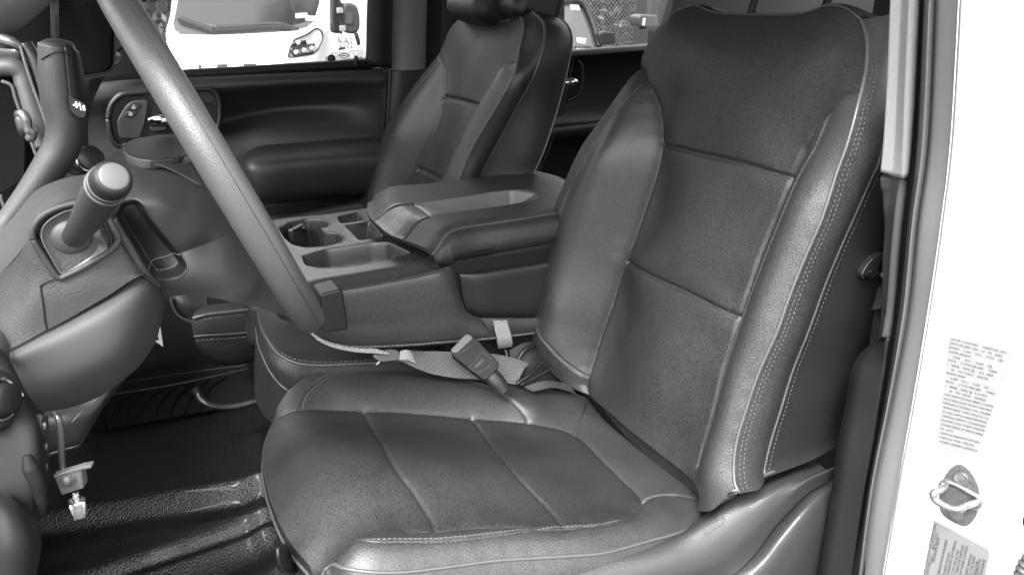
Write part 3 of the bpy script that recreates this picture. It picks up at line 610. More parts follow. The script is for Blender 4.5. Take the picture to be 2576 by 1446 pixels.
v, f = tube([onY(372,303,2.05), onY(376,303,2.05), onY(400,301,2.045), onY(470,298,2.045)], [.006, .0135, .0145, .0145], 20, 30); obj('door_handle', v, f, CHROME, pd)
v, f = prism(rounded([onY(x, y, 2.068) for x, y in [(384,258),(545,262),(548,320),(400,335),(376,330)]], .015), (0, .02, 0)); obj('handle_cup', v, f, BLACK, pd, smooth=False)
v, f = prism(rounded([onY(x, y, 2.05) for x, y in [(376,322),(420,316),(420,328),(380,333)]], .004), (0, .03, 0)); obj('handle_cup_lip', v, f, PLASTIC_SM, pd, smooth=False, bevel=.003)
v, f = prism([onY(x, y, 2.135) for x, y in [(60,-60),(955,-60),(944,0),(929,158),(450,186),(200,205),(100,215)]], (0, .005, 0)); obj('window_glass', v, f, GLASS, pd, smooth=False)
v, f = patch([prow(r) for r in [[(948,-60,2.10),(958,-60,2.09),(968,-60,2.10)],[(943,0,2.10),(953,0,2.09),(966,0,2.10)],[(930,158,2.10),(946,165,2.09),(966,170,2.10)]]], 10, 20); obj('window_frame', v, f, BLACK, pd, solid=.03)
v, f = tube([onY(200,203,2.115), onY(450,189,2.115), onY(962,158,2.115)], .013, 10, 40); obj('belt_seal', v, f, BLACK, pd)
v, f = tube([onY(897,165,2.09), onY(896,148,2.09), onY(896,141,2.09)], [.006, .0065, .0045], 12, 16); obj('lock_pin', v, f, BLACK, pd)
v, f = tube([onY(892,163,2.09), onY(901,162.5,2.09)], .008, 10); obj('pin_collar', v, f, BLACK, pd)
# etched marks and the clear sticker in the corner of the glass (read from outside, so mirrored here)
ex, ez = np.array([-1., 0, 0]), np.array([0, 0, 1.]); V_ = []
for i, (s_, x) in enumerate((("TEMPERED  G3", 916), ("DOT 1078 AS2 M380A", 916), ("TRANSP 70% MIN", 916), ("FUYAO", 916), ("43R-011513", 916), ("000143", 913))):
    V_.append(text_mesh(s_, .0095, onY(x, 130.5 + i * 4.6, 2.133), ex, ez))
v, f = merge(*V_); obj('etched_lettering', v, f, mat('etch', .3, .7), pd, smooth=False)
v, f = prism([onY(x, y, 2.134) for x, y in [(922,126),(929,126),(928.5,133),(921.5,133.5)]], (0, -.0004, 0)); obj('etched_badge', v, f, mat('etch_dark', .06, .7), pd, smooth=False)
ring = lambda c, r, tr: tube([c + np.array([math.cos(a) * r, 0, math.sin(a) * r]) for a in np.linspace(0, 2 * math.pi, 25)], tr, 5, cap=False)
v, f = merge(ring(onY(925,141,2.133), .008, .0008), ring(onY(925,150,2.133), .008, .0008), text_mesh("E5", .009, onY(929,142.5,2.133), ex, ez)); obj('etched_ring', v, f, MATS['etch'], pd, smooth=False)
st = rounded([onY(x, y, 2.134) for x, y in [(818,142),(882,138),(882,155),(817,159)]], .006); v, f = prism(st, (0, -.0003, 0)); stk = obj('clear_sticker', v, f, glassmat('sticker_film', .8, .8), pd, smooth=False)
c = onY(834, 148.5, 2.132); dk = [c + np.array([math.cos(a), 0, math.sin(a)]) * .011 for a in np.linspace(0, 2 * math.pi, 24, endpoint=False)]
v, f = prism(dk, (0, -.0004, 0)); obj('no_symbol', v, f, BLACK, stk, smooth=False)
v, f = text_mesh("NO", .012, onY(838.5, 151, 2.130), ex, ez); obj('no_lettering', v, f, LBLW, stk, smooth=False)
V_ = []
for k in range(3): V_.append(tube([onY(866,152,2.132) + np.array([math.cos(a), 0, math.sin(a)]) * (.006 + .006 * k) for a in np.linspace(.6, 2.5, 10)], .0012, 5))
v, f = merge(*V_); obj('wave_symbol', v, f, BLACK, stk, smooth=False)
# ---- far pillar and the far rear door
pp = thing('far_pillar', 'grey trimmed pillar between the two far doors, beside the rear seat', 'door pillar', (.78, 2.15, .8))
v, f = patch([prow(r) for r in [[(990,-60,2.10),(1030,-60,2.08),(1068,-60,2.09),(1078,-60,2.14)],[(985,0,2.10),(1025,0,2.08),(1064,0,2.09),(1075,0,2.14)],[(982,100,2.10),(1022,100,2.08),(1062,100,2.09),(1072,100,2.14)],[(979,177,2.10),(1018,178,2.08),(1060,176,2.09),(1070,175,2.14)]]], 24, 30); obj('upper_trim', v, f, mat('far_trim_grey', .16, .7, spec=.3), pp)
v, f = patch([prow(r) for r in [[(976,179,2.105),(1010,180,2.085),(1110,176,2.12)],[(972,260,2.105),(1006,262,2.09),(1110,262,2.12)],[(966,345,2.105),(1000,346,2.095),(1110,350,2.12)],[(960,500,2.11),(995,500,2.10),(1110,500,2.12)]]], 24, 30); obj('lower_trim', v, f, PLASTIC, pp)
for x, r, mm in ((972, .007, BLACK), (979, .004, RUBBER), (966, .005, BLACK)):
    v, f = tube([onY(x + 2, -60, 2.095), onY(x, 170, 2.095), onY(x - 8, 345, 2.095), onY(x - 12, 480, 2.095)], r, 10, 40); obj('door_seal', v, f, mm, pp)
v, f = patch([prow(r) for r in [[(962,-60,2.150),(1180,-60,2.15),(1420,-60,2.16)],[(955,200,2.150),(1180,200,2.15),(1420,200,2.16)],[(950,520,2.150),(1180,520,2.15),(1420,520,2.16)]]], 10, 10); obj('pillar_inner', v, f, BLACK, pp)
v, f = patch([prow(r) for r in [[(1112,-60,2.08),(1126,-60,2.08),(1141,-60,2.08)],[(1110,80,2.08),(1122,80,2.08),(1137,80,2.08)],[(1100,220,2.06),(1112,220,2.06),(1125,220,2.06)]]], 8, 30); 
fb = obj('far_shoulder_belt', v, f, mat('webbing_dark', .015, .6, bump=('weave', 110, .6, .001)), solid=.0015); tag(fb, 'dark shoulder belt hanging down the far pillar by the passenger headrest', 'seat belt')
rd = thing('rear_door', 'dark closed rear door with small chrome handle, behind the passenger seat', 'car door', (1.2, 2.14, .8))
rows = [[(1400,128,2.15),(1500,121,2.15),(1600,113,2.15),(1760,101,2.15)], [(1400,131,2.11),(1500,124,2.11),(1600,116,2.11),(1760,104,2.11)], [(1400,143,2.095),(1500,136,2.095),(1600,128,2.095),(1760,116,2.095)], [(1400,170,2.14),(1500,163,2.14),(1600,155,2.14),(1760,143,2.14)],
        [(1380,240,2.16),(1500,235,2.16),(1600,230,2.16),(1760,220,2.16)], [(1370,318,2.15),(1500,304,2.15),(1600,292,2.15),(1760,276,2.15)], [(1370,324,2.08),(1500,310,2.08),(1600,298,2.08),(1760,282,2.08)], [(1370,350,2.08),(1500,336,2.08),(1600,324,2.08),(1760,308,2.08)], [(1370,380,2.14),(1500,366,2.14),(1600,354,2.14),(1760,338,2.14)], [(1370,640,2.15),(1500,640,2.15),(1600,640,2.15),(1760,640,2.15)]]
v, f = patch([prow(r) for r in rows], 40, 110); obj('door_panel', v, f, PLASTIC_DK, rd)
v, f = tube([onY(x, y, 2.12) for x, y in [(1420,148),(1448,150),(1462,165),(1463,215),(1452,240),(1425,254)]], .006, 8, 50); obj('handle_bezel', v, f, PLASTIC_DK, rd)
v, f = tube([onY(1405,210,2.11), onY(1440,206,2.09), onY(1450,206,2.09), onY(1453,206,2.09)], [.016, .018, .017, .008], 18, 30, flat=((0, 0, 1), .9)); obj('door_handle', v, f, CHROME, rd)
v, f = prism([onY(x, y, 2.155) for x, y in [(1380,-60),(1800,-60),(1800,98),(1640,112),(1380,131)]], (0, .005, 0)); obj('window_glass', v, f, GLASS, rd, smooth=False)
v, f = patch([prow(r) for r in [[(1712,-120,2.15),(2100,-120,2.15),(2600,-120,2.15)],[(1690,20,2.14),(2100,10,2.14),(2600,0,2.14)],[(1660,140,2.13),(2100,140,2.13),(2600,140,2.13)]]], 12, 12); obj('quarter_panel', v, f, BLACK, rd)
# ---- cab shell that shades the inside: roof, rear wall, near rear door, cowl, windscreen frame
cab = thing('truck_cab', 'white pickup cab roof and rear wall closing the cabin above the seats', 'truck', (1.0, 1.35, .7))
v, f = box((.85, 1.35, 2.03), 2.3, 1.74, .04); obj('roof', v, f, PAINT, cab, smooth=False, bevel=.02)
HL = mat('headliner', .30, .9)
v, f = box((.85, 1.35, 1.995), 2.26, 1.62, .016); obj('headliner', v, f, HL, cab, smooth=False)
v, f = box((1.98, 1.35, 1.15), .04, 1.7, .8); obj('rear_wall', v, f, FLOORDK, cab, smooth=False)
v, f = box((1.5, .60, 1.15), .95, .05, .85); obj('rear_door_inner', v, f, FLOORDK, cab, smooth=False)
v, f = box((1.55, .32, 1.15), .9, .03, .85); obj('rear_door_skin', v, f, PAINT, cab, smooth=False, bevel=.01)
v, f = box((.3, 2.19, 1.1), 3.3, .03, .8); obj('far_door_skin', v, f, PAINT, cab, smooth=False)
v, f = box((-.95, 1.35, 1.15), .04, 1.7, .75); obj('firewall', v, f, BLACK, cab, smooth=False)
v, f = tube([(-1.0, .56, 1.50), (-.3, .56, 2.02)], .035, 10); obj('windscreen_pillar', v, f, PLASTIC_MID, cab)
v, f = tube([(-1.0, 2.14, 1.50), (-.3, 2.14, 2.02)], .05, 10); obj('windscreen_pillar', v, f, PLASTIC_MID, cab)
v, f = box((2.0, 1.35, 1.78), .04, .5, .5); obj('rear_window_post', v, f, BLACK, cab, smooth=False)

v, f = box((-.53, 1.715, 1.21), .82, .73, .42); obj('dash_core', v, f, BLACK, cab, smooth=False, bevel=.03)
v, f = box((-.575, 1.35, 1.428), .75, 1.46, .055); obj('dash_pad', v, f, PLASTIC_DK, cab, bevel=.025, seg=4)
v, f = box((-.58, .97, 1.16), .72, .74, .5); obj('dash_core', v, f, BLACK, cab, smooth=False, bevel=.03)

v, f = box((.965, .50, 1.35), .20, .19, 1.32); obj('pillar_core', v, f, BLACK, cab, smooth=False)
# ================================================================ passenger seat
ps = thing('car_seat', 'black leather front seat on the far side, behind the centre console', 'car seat', (.5, 1.75, .76))
_b = math.radians(20)
pk = Pad((.745, 1.72, 1.475), (0, 1, 0), (math.sin(_b), 0, math.cos(_b)), (-math.cos(_b), 0, math.sin(_b)))
P1 = [(1174,36),(1153,51),(1133,72),(1105,134),(1068,182),(1026,240),(992,295),(965,346),(937,411),(920,463),(911,497),(908,520),(917,560)]
P2 = [(1105,158),(1064,206),(1023,260),(989,312),(958,370),(934,439),(922,490),(920,540)]
P4 = [(1105,136),(1109,154),(1119,178),(1120,212),(1117,243),(1105,291),(1085,343),(1061,394),(1030,463),(1010,505),(995,560)]
P6 = [(1304,152),(1290,157),(1280,165),(1270,182),(1246,212),(1225,243),(1209,268),(1177,332),(1143,401),(1116,456),(1092,505),(1068,560)]
P9 = [(1301,38),(1314,48),(1321,69),(1314,113),(1305,161),(1283,212),(1248,274),(1213,332),(1179,394),(1157,449),(1130,505),(1105,560)]
PT = [(1174,36),(1184,36),(1194,45),(1229,50),(1273,51),(1287,43),(1301,38)]
PS1 = [(1117,244),(1163,254),(1209,267)]; PS2 = [(1049,423),(1078,435),(1115,456)]
q1 = pk.line(P1, [.0,.0,.001,.003,.010,.024,.036] + [.042]*6); q2 = pk.line(P2, [.006,.018,.034,.046,.052,.054,.054,.054]); q4 = pk.line(P4, [.004,.004] + [0]*9)
q6 = pk.line(P6, [.02,.012,.006] + [0]*9); q9 = pk.line(P9, [-.015,-.005,.008,.018,.028] + [.036]*7); qt = pk.line(PT, -.012)
m_ = (resample(q2, 24) + resample(q4[4:], 24)) / 2; m_[:, 2] = .054; m_[:12, 2] = np.linspace(.004, .054, 12); pk.C.append(m_)
m_ = (resample(q6[6:], 24) + resample(q9[12:], 24)) / 2; m_[:, 2] = .042; pk.C.append(m_)
for (x, y), h in {(1200,100):.018,(1250,110):.018,(1170,170):.014,(1220,190):.014,(1150,220):.012,(1150,300):.014,(1120,370):.014,(1090,440):.012,(1060,480):.01}.items(): pk.fix(pk.lift([(x, y)], h))
pk.solve(8e-4)
q1, q2, q4, q6, q9, qt, qs1, qs2 = [pk.re(p) for p in (P1, P2, P4, P6, P9, PT, PS1, PS2)]
pk.seams = [(q4, .002, .005, 'g'), (q4[10:], .005, .008, 'v'), (q6, .003, .005, 'g'), (q6[10:], .004, .008, 'v'), (qs1, .005, .005, 'g'), (qs2, .005, .005, 'g'), (q2, .002, .003, 'g')]
qb = pk.re([(917,560),(955,562),(995,563),(1068,562),(1105,560)])
pk.grid(qb, qt, q1[::-1], q9[::-1], 190, 240); fc = pk.fc
lb_ = inside(fc, np.vstack([q4[:, :2], [[q4[-1, 0], -.7], [.9, -.7], [.9, q4[0, 1]]]])); rb_ = inside(fc, np.vstack([q6[:, :2], [[q6[-1, 0], -.7], [-.9, -.7], [-.9, q6[0, 1]]]]))
c_ = ~lb_ & ~rb_; a1 = fc[:, 1] > np.interp(fc[:, 0], qs1[::-1, 0], qs1[::-1, 1]); a2 = fc[:, 1] > np.interp(fc[:, 0], qs2[::-1, 0], qs2[::-1, 1])
pback = pk.part('backrest', c_ & a1, PANEL, ps); BASE[pback.name] = BASE[ps.name]
pk.part('middle_panel', c_ & ~a1 & a2, PANEL, pback); pk.part('lower_panel', c_ & ~a2, PANEL, pback); pk.part('side_bolster', lb_, LEATHER, pback); pk.part('side_bolster', rb_ & ~c_, LEATHER, pback)
sew(pk, q2, pback, (.0055,)); cord(pk, q2, pback, .0016, LEATHER, .0006)
e9 = pk.on(resample(q9, 60)); P10 = [(1340,30),(1362,50),(1371,75),(1362,137),(1342,192),(1297,274),(1246,370),(1208,442),(1180,505),(1160,560)]
e10 = pk.world(resample(pk.line(P10, -.012, con=False), 60)[:, :2], np.full(60, -.012))
P11 = [(1400,42),(1425,62),(1438,93),(1437,120),(1424,192),(1397,295),(1366,387),(1347,430),(1320,510),(1300,560)]
e11 = pk.world(resample(pk.line(P11, -.10, con=False), 60)[:, :2], np.full(60, -.10))
strip('side_panel', e9, e10, .012, LEATHER, pback); strip('rear_side_panel', e10, e11, .014, LEATHER_DK, pback)
for e_, r in ((e9, .003), (e10, .003), (e11, .0026)): seam3(resample(e_, 100), pback, r)
for e_ in (e10, e11): P = resample(e_, 160) + np.array([.009, -.003, 0]); v, f = stitches(P, np.tile([.2, -.98, 0], (len(P), 1))); obj('stitching', v, f, THREAD, pback)
eT = pk.on(resample(qt, 50)); v, f = wrap(eT, [np.array([.012, 0, .003]), np.array([.03, 0, -.006]), np.array([.04, 0, -.012])]); obj('top_panel', v, f, LEATHER_DK, pback); seam3(eT, pback, .0022)
top2 = np.stack([e9[0] * (1 - t) + e11[0] * t for t in np.linspace(0, 1, 20)]); v, f = wrap(top2, [np.array([.0, .03, .002]), np.array([.0, .06, .0])]); obj('top_side_panel', v, f, LEATHER_DK, pback)
eL = pk.on(resample(q1, 60)); v, f = wrap(eL, [np.array([.012, .012, -.003]), np.array([.05, .008, -.008])]); obj('far_side_panel', v, f, LEATHER_DK, pback)
v, f = wrap(e11, [np.array([.006, .02, 0]), np.array([.005, .1, 0]), np.array([0, .3, 0])]); obj('seatback_shell', v, f, PLASTIC_DK, pback)
# headrest
c = onY(1212, -12, 1.74); ax = np.array([[-.94, 0, .34], [0, 1, 0], [.34, 0, .94]])
v, f = box(c, .10, .20, .13, ax); hr = obj('headrest', v, f, LEATHER_DK, ps, bevel=.035, seg=5)
c = onY(1338, -14, 1.60); v, f = box(c, .12, .12, .13, ax); obj('headrest_cover', v, f, PLASTIC_DK, hr, bevel=.03, seg=5)
for px in (1228, 1262): v, f = tube([onY(px, 28, 1.72), onY(px - 2, 52, 1.72)], .006, 10); obj('headrest_post', v, f, BLACK, ps)
# cushion front seen past the steering column
rows = [[(500,775,1.60),(540,765,1.60),(600,762,1.60),(660,765,1.60)],[(488,788,1.565),(530,783,1.56),(600,775,1.56),(655,770,1.56)],[(484,800,1.555),(520,790,1.55),(590,782,1.55),(650,774,1.55)],[(483,815,1.552),(520,812,1.545),(590,805,1.545),(650,800,1.545)],[(487,845,1.55),(520,842,1.545),(590,838,1.545),(650,832,1.545)]]
v, f = patch([prow(r) for r in rows], 50, 40); pc = obj('seat_cushion', v, f, LEATHER_DK, ps)
rows = [[(487,846,1.548),(520,843,1.543),(590,839,1.543),(650,833,1.543)],[(495,868,1.55),(520,880,1.548),(590,884,1.548),(650,874,1.55)],[(512,895,1.56),(545,910,1.56),(590,914,1.56),(650,898,1.56)],[(530,905,1.60),(560,918,1.60),(600,918,1.60),(650,905,1.60)]]
v, f = patch([prow(r) for r in rows], 50, 40); obj('front_valance', v, f, PLASTIC_DK, pc)
for pts, r in (([(484,801,1.548),(520,791,1.545),(590,783,1.545),(650,775,1.545)], .003), ([(487,846,1.545),(520,843,1.54),(590,839,1.54),(650,833,1.54)], .002)):
    P = resample(prow(pts), 90); v, f = tube(P, r, 8); obj('piping', v, f, PIPE, pc); P = P + np.array([0, -.002, -.009]); v, f = stitches(P, np.tile([-.3, -.95, .1], (len(P), 1)), .001, .006, .003); obj('stitching', v, f, THREAD, pc)
rows = [[(425,735,1.72),(440,728,1.72),(520,740,1.72)],[(432,765,1.71),(455,760,1.70),(520,770,1.70)],[(452,795,1.71),(475,800,1.70),(520,810,1.70)],[(486,812,1.71),(500,830,1.70),(520,840,1.70)]]
v, f = patch([prow(r) for r in rows], 20, 20); obj('cushion_bolster', v, f, LEATHER_DK, pc)
v, f = tube(resample(prow([(428,738,1.70),(434,768,1.70),(452,796,1.70),(486,812,1.70)]), 40), .003, 8); obj('piping', v, f, PIPE, pc)
# ================================================================ centre seat cushion
cs = thing('middle_bench_seat', 'low black leather centre seat cushion under the folded console', 'car seat', (.4, 1.3, .8))
E1 = [(648,782,1.50),(655,815,1.38),(668,846,1.28),(703,892,1.20),(744,912,1.175),(789,918,1.17),(929,913,1.165),(1150,905,1.165),(1400,950,1.165)]
T1 = [(700,760,1.50),(735,790,1.42),(775,815,1.34),(820,845,1.28),(860,862,1.25),(900,862,1.24),(1000,855,1.24),(1180,850,1.24),(1400,880,1.24)]
mid_ = [((a[0] + b[0]) / 2 - 4, (a[1] + b[1]) / 2 + 1, (a[2] + b[2]) / 2) for a, b in zip(E1, T1)]
L1_ = [(644,812,1.50),(643,860,1.38),(650,905,1.28),(682,945,1.20),(735,970,1.17),(789,985,1.165),(929,985,1.16),(1150,980,1.16),(1400,1020,1.16)]
L2_ = [(640,900,1.50),(640,960,1.38),(645,1010,1.28),(680,1060,1.20),(735,1080,1.17),(789,1090,1.165),(929,1090,1.16),(1150,1090,1.16),(1400,1100,1.16)]
v, f = patch([prow(T1), prow(mid_), prow(E1)], 90, 30); cc = obj('seat_cushion', v, f, LEATHER, cs)
v, f = patch([prow(E1), prow([((a[0] + b[0]) / 2 - 3, (a[1] + b[1]) / 2, a[2] - .004) for a, b in zip(E1, L1_)]), prow(L1_), prow(L2_)], 90, 40); obj('side_facing', v, f, LEATHER_DK, cc)
P = resample(prow(E1), 200); v, f = tube(P, .0025, 8); obj('piping', v, f, PIPE, cc)
for o_ in ((-.003, 0, -.006), (.002, .004, .0035)): Q = P + np.array(o_); v, f = stitches(Q, np.tile([-.3, -.6, .7], (len(Q), 1)), .0009, .0055, .003); obj('stitching', v, f, THREAD, cc)
v, f = tube(resample(prow([(643,824,1.40),(650,870,1.30),(664,905,1.235),(681,938,1.20),(703,965,1.185),(726,984,1.17)]), 60), .0018, 8); obj('piping', v, f, PIPE, cc)
# ================================================================ folded console
co = thing('centre_console', 'folded down leather armrest with cup holders and trays between the seats', 'console', (.6, 1.3, 1.1))
CON = mat('console_plastic', .03, .27, bump=('noise', 1100, .5, .0006), spec=.75, rmottle=.05)
tp = Pad((.4, 1.35, 1.29), (1, 0, 0), (0, 1, 0), (0, 0, 1))
NE_ = [(690,752),(760,741),(821,727),(869,719),(1000,696),(1057,685),(1129,668),(1180,655)]
FE_ = [(640,580),(697,553),(807,541),(906,526),(990,512)]
tp.fix([(0, 0, 0), (.3, 0, 0), (0, .3, 0), (-.3, -.3, 0), (.3, .3, 0)]); tp.solve(1e-6)
tn = tp.line(NE_, -.012, con=False); tf = tp.line(FE_, 0, con=False); tl_ = tp.line([(690,752),(665,665),(640,580)], [-.012,0,0], con=False); tr_ = tp.line([(1180,655),(1100,600),(990,512)], [-.012,0,0], con=False)
tp.seams = [(tn, .013, .013, 'g')]
def pit(pts, dz, edge, rim=.0008, k=4): L = tp.lift(pts, .0); return (rounded(L[:, :2], .007, k), dz, edge, rim)
tp.pits = [pit([(758,645),(821,627),(937,610),(975,609),(1036,637),(989,652),(869,671),(800,675),(766,668)], .038, .011, .0012),
           pit([(900,655),(913,640),(958,634),(990,645),(935,664)], .018, .006, .0),
           pit([(700,575),(728,560),(773,550),(807,552),(831,562),(822,575),(806,574),(816,583),(848,586),(866,598),(859,610),(821,621),(766,624),(735,617),(715,600)], .07, .010, .0012, 5),
           pit([(848,546),(903,533),(916,556),(856,564)], .03, .012), pit([(866,568),(930,557),(968,597),(903,606)], .06, .02)]
tp.grid(tn, tf, tl_, tr_, 380, 320); tray = tp.part('tray_panel', np.ones(len(tp.F), bool), CON, co); BASE[tray.name] = BASE[co.name]
v, f = tube([onZ(766,572,1.29), onZ(768,592,1.255), onZ(769,612,1.235)], [.003, .006, .006], 10, 20); obj('cup_rib', v, f, CON, tray)
v, f = box(onZ(748, 600, 1.262), .045, .012, .05, np.array([[.7, .7, 0], [-.7, .7, 0], [0, 0, 1]])); obj('cup_divider', v, f, CON, tray, bevel=.003)
eN = tp.on(resample(tn, 90)); v, f = wrap(eN, [np.array([0, -.004, -.003]), np.array([0, -.001, -.006]), np.array([0, .004, -.004])]); obj('tray_lip', v, f, CON, tray)
# near side leather, moulded round the dark storage box
SY = 1.152
rows = [[(800,728,SY),(869,722,SY),(960,707,SY),(1057,689,SY),(1110,676,SY),(1130,669,SY+.004)],
        [(798,740,SY-.006),(869,733,SY-.006),(960,718,SY-.006),(1057,700,SY-.006),(1115,687,SY-.006),(1137,682,SY+.002)],
        [(795,790,SY-.010),(869,785,SY-.010),(970,775,SY-.010),(1070,760,SY-.010),(1140,750,SY-.008),(1158,748,SY+.004)],
        [(790,815,SY-.010),(869,815,SY-.010),(985,812,SY-.010),(1090,800,SY-.010),(1155,792,SY-.006),(1180,788,SY+.006)],
        [(786,838,SY-.008),(869,848,SY-.010),(1000,848,SY-.010),(1110,838,SY-.010),(1190,824,SY-.006),(1240,808,SY+.008)],
        [(790,850,SY+.0),(869,872,SY-.004),(1000,871,SY-.004),(1120,862,SY-.004),(1230,853,SY-.002),(1340,838,SY+.0)],
        [(792,855,SY+.03),(869,880,SY+.03),(1000,880,SY+.03),(1120,871,SY+.03),(1230,862,SY+.03),(1340,848,SY+.03)]]
CLEA = mat('console_leather', .032, .40, bump=('leather', 640, .32, .0008), spec=.55, mottle=.1, rmottle=.05, pores=.5)
v, f = patch([prow(r) for r in rows], 110, 80); sd = obj('side_cover', v, f, CLEA, co)
rows = [[(1210,800,SY-.003),(1270,800,SY-.004),(1350,800,SY-.002),(1420,800,SY)],[(1225,822,SY-.008),(1270,822,SY-.008),(1350,820,SY-.006),(1420,820,SY)],[(1230,853,SY-.003),(1270,850,SY-.002),(1350,838,SY),(1420,830,SY)]]
v, f = patch([prow(r) for r in rows], 40, 20); obj('side_cover_tail', v, f, CLEA, sd)
P = resample(prow([(795,853,SY-.006),(869,871,SY-.011),(1000,870,SY-.011),(1120,861,SY-.011),(1230,852,SY-.011),(1345,838,SY-.008)]), 160); v, f = tube(P, .0018, 8); obj('piping', v, f, PIPE, sd)
Q = P + np.array([0, -.0015, .002]); v, f = stitches(Q, np.tile([0, -1, .1], (len(Q), 1)), .0012, .006, .002); obj('stitching', v, f, mat('thread_pale', .11, .7), sd)
rows = [[(1140,672,SY+.04),(1200,668,SY+.04),(1300,655,SY+.04),(1420,636,SY+.04)],[(1146,684,SY+.022),(1200,680,SY+.022),(1300,664,SY+.022),(1420,645,SY+.022)],[(1156,690,SY+.010),(1200,690,SY+.004),(1300,676,SY+.004),(1420,656,SY+.004)],[(1163,740,SY+.012),(1205,735,SY+.002),(1300,722,SY+.002),(1420,705,SY+.002)],[(1174,780,SY+.016),(1215,782,SY+.006),(1300,782,SY+.006),(1420,775,SY+.006)],[(1195,803,SY+.03),(1225,810,SY+.02),(1300,810,SY+.02),(1420,805,SY+.02)]]
v, f = patch([prow(r) for r in rows], 60, 60); obj('storage_box', v, f, mat('box_leather', .013, .4, bump=('leather', 560, .35, .001), spec=.5, rmottle=.05), co)
bp_ = [onY(x, y, SY - .03) for x, y in [(806,741),(856,727),(864,735),(877,829),(812,838)]]
v, f = prism(bp_, (0, .05, 0)); obj('hinge_cover', v, f, PLASTIC_DK, co, smooth=False, bevel=.004, seg=3)
# armrest lid
am = Pad((.62, 1.3, 1.35), (1, 0, 0), (0, 1, 0), (0, 0, 1))
AN = [(1088,634),(1093,612),(1101,600),(1119,586),(1177,570),(1280,555),(1397,537),(1500,522)]
AF = [(927,500),(940,486),(972,473),(1040,465),(1143,454),(1280,437),(1349,430),(1400,441),(1440,460),(1500,480)]
AL = [(1088,634),(1030,611),(980,592),(948,566),(932,552),(924,535),(927,500)]
am.fix([(0, 0, 0), (.3, 0, 0), (0, .3, 0), (-.3, -.3, 0), (.3, .3, 0)]); am.solve(1e-6)
aN = am.line(AN, [-.03,-.016,-.010,-.006,-.005,-.005,-.005,-.005], con=False); aF = am.line(AF, [-.03,-.022,-.014] + [-.010] * 7, con=False); aL = am.line(AL, [-.03] * 7, con=False); aR = am.re([(1500,522),(1500,500),(1500,480)])
roll = [(aN, .006, .014, 'g'), (aF, .012, .022, 'g'), (aL, .028, .030, 'g')]
slot = am.re([(1040,513),(1150,497),(1263,480),(1314,477),(1345,484),(1358,497),(1340,504),(1290,513),(1211,525),(1078,540)], 40)
am.pits = [(rounded(slot[::4, :2], .01), .03, .010, 0)]
fi = am.re([(951,518),(1040,513)], 8); am.seams = roll + [(am.re([(1040,513),(1060,525),(1085,545)]), .003, .003, 'g'), (am.re([(1085,545),(1040,556),(1004,570),(984,590)]), .002, .003, 'g'), (am.re([(951,517),(1040,512)]), .003, .004, 'g')]
am.grid(aN, aF, aL, aR, 300, 240); fc = am.fc
poly_in = am.re([(1085,545),(1040,556),(1004,570),(980,594),(940,570),(920,548),(951,517),(1040,512),(1060,525),(1085,545)], 60); im = inside(fc, poly_in); sm = inside(fc, slot)
ALEA = mat('armrest_leather', .022, .42, bump=('leather', 560, .6, .001), spec=.5, mottle=.1, rmottle=.05, pores=.5)
lid = am.part('armrest_lid', ~im & ~sm, ALEA, co); BASE[lid.name] = BASE[co.name]
am.part('front_inlay', im & ~sm, mat('inlay', .03, .32, bump=('noise', 500, .3, .0006), rmottle=.1, mscale=40), lid); am.part('slot', sm, mat('slot_liner', .10, .38, bump=('noise', 1100, .4, .0006)), lid)
eN = am.on(resample(aN, 100)); nf = [np.array([.0, -.014, -.012]), np.array([0, -.006, -.022]), np.array([.0, .010, -.018]), np.array([0, .03, -.006])]
fade = np.clip(np.linspace(0, 1, 100) * 7, .25, 1)[:, None]; v, f = wrap(eN, [d_ * fade for d_ in nf], 40); obj('side_roll', v, f, ALEA, lid)
v, f = tube(resample(eN, 120), .0018, 8); obj('piping', v, f, PIPE, lid)
Q = resample(eN, 200) + np.array([0, .004, .0012]); v, f = stitches(Q, np.tile([0, -.3, .95], (len(Q), 1)), .0009); obj('stitching', v, f, THREAD, lid)
eL = am.on(resample(aL, 60)); v, f = wrap(eL, [np.array([0, 0, -.006]), np.array([.02, 0, -.008]), np.array([.1, 0, 0])]); obj('lid_underside', v, f, PLASTIC_DK, lid)
eF = am.on(resample(aF, 60)); v, f = wrap(eF, [np.array([0, .006, -.008]), np.array([0, .004, -.03]), np.array([0, -.01, -.03])]); obj('far_roll', v, f, ALEA, lid)

v, f = box((.72, 1.32, 1.17), .50, .30, .25); obj('console_core', v, f, BLACK, co, smooth=False, bevel=.01)
v, f = box((.44, 1.75, 1.03), .54, .46, .13, np.array([[.97, 0, -.22], [0, 1, 0], [.22, 0, .97]])); obj('cushion_pad', v, f, LEATHER_DK, pc, bevel=.04, seg=4)
v, f = box((.44, 1.75, .87), .45, .4, .2); obj('seat_base', v, f, BLACK, ps, smooth=False, bevel=.02)
v, f = box((.5, 1.32, .93), .6, .26, .36); obj('seat_base', v, f, BLACK, cs, smooth=False, bevel=.02)
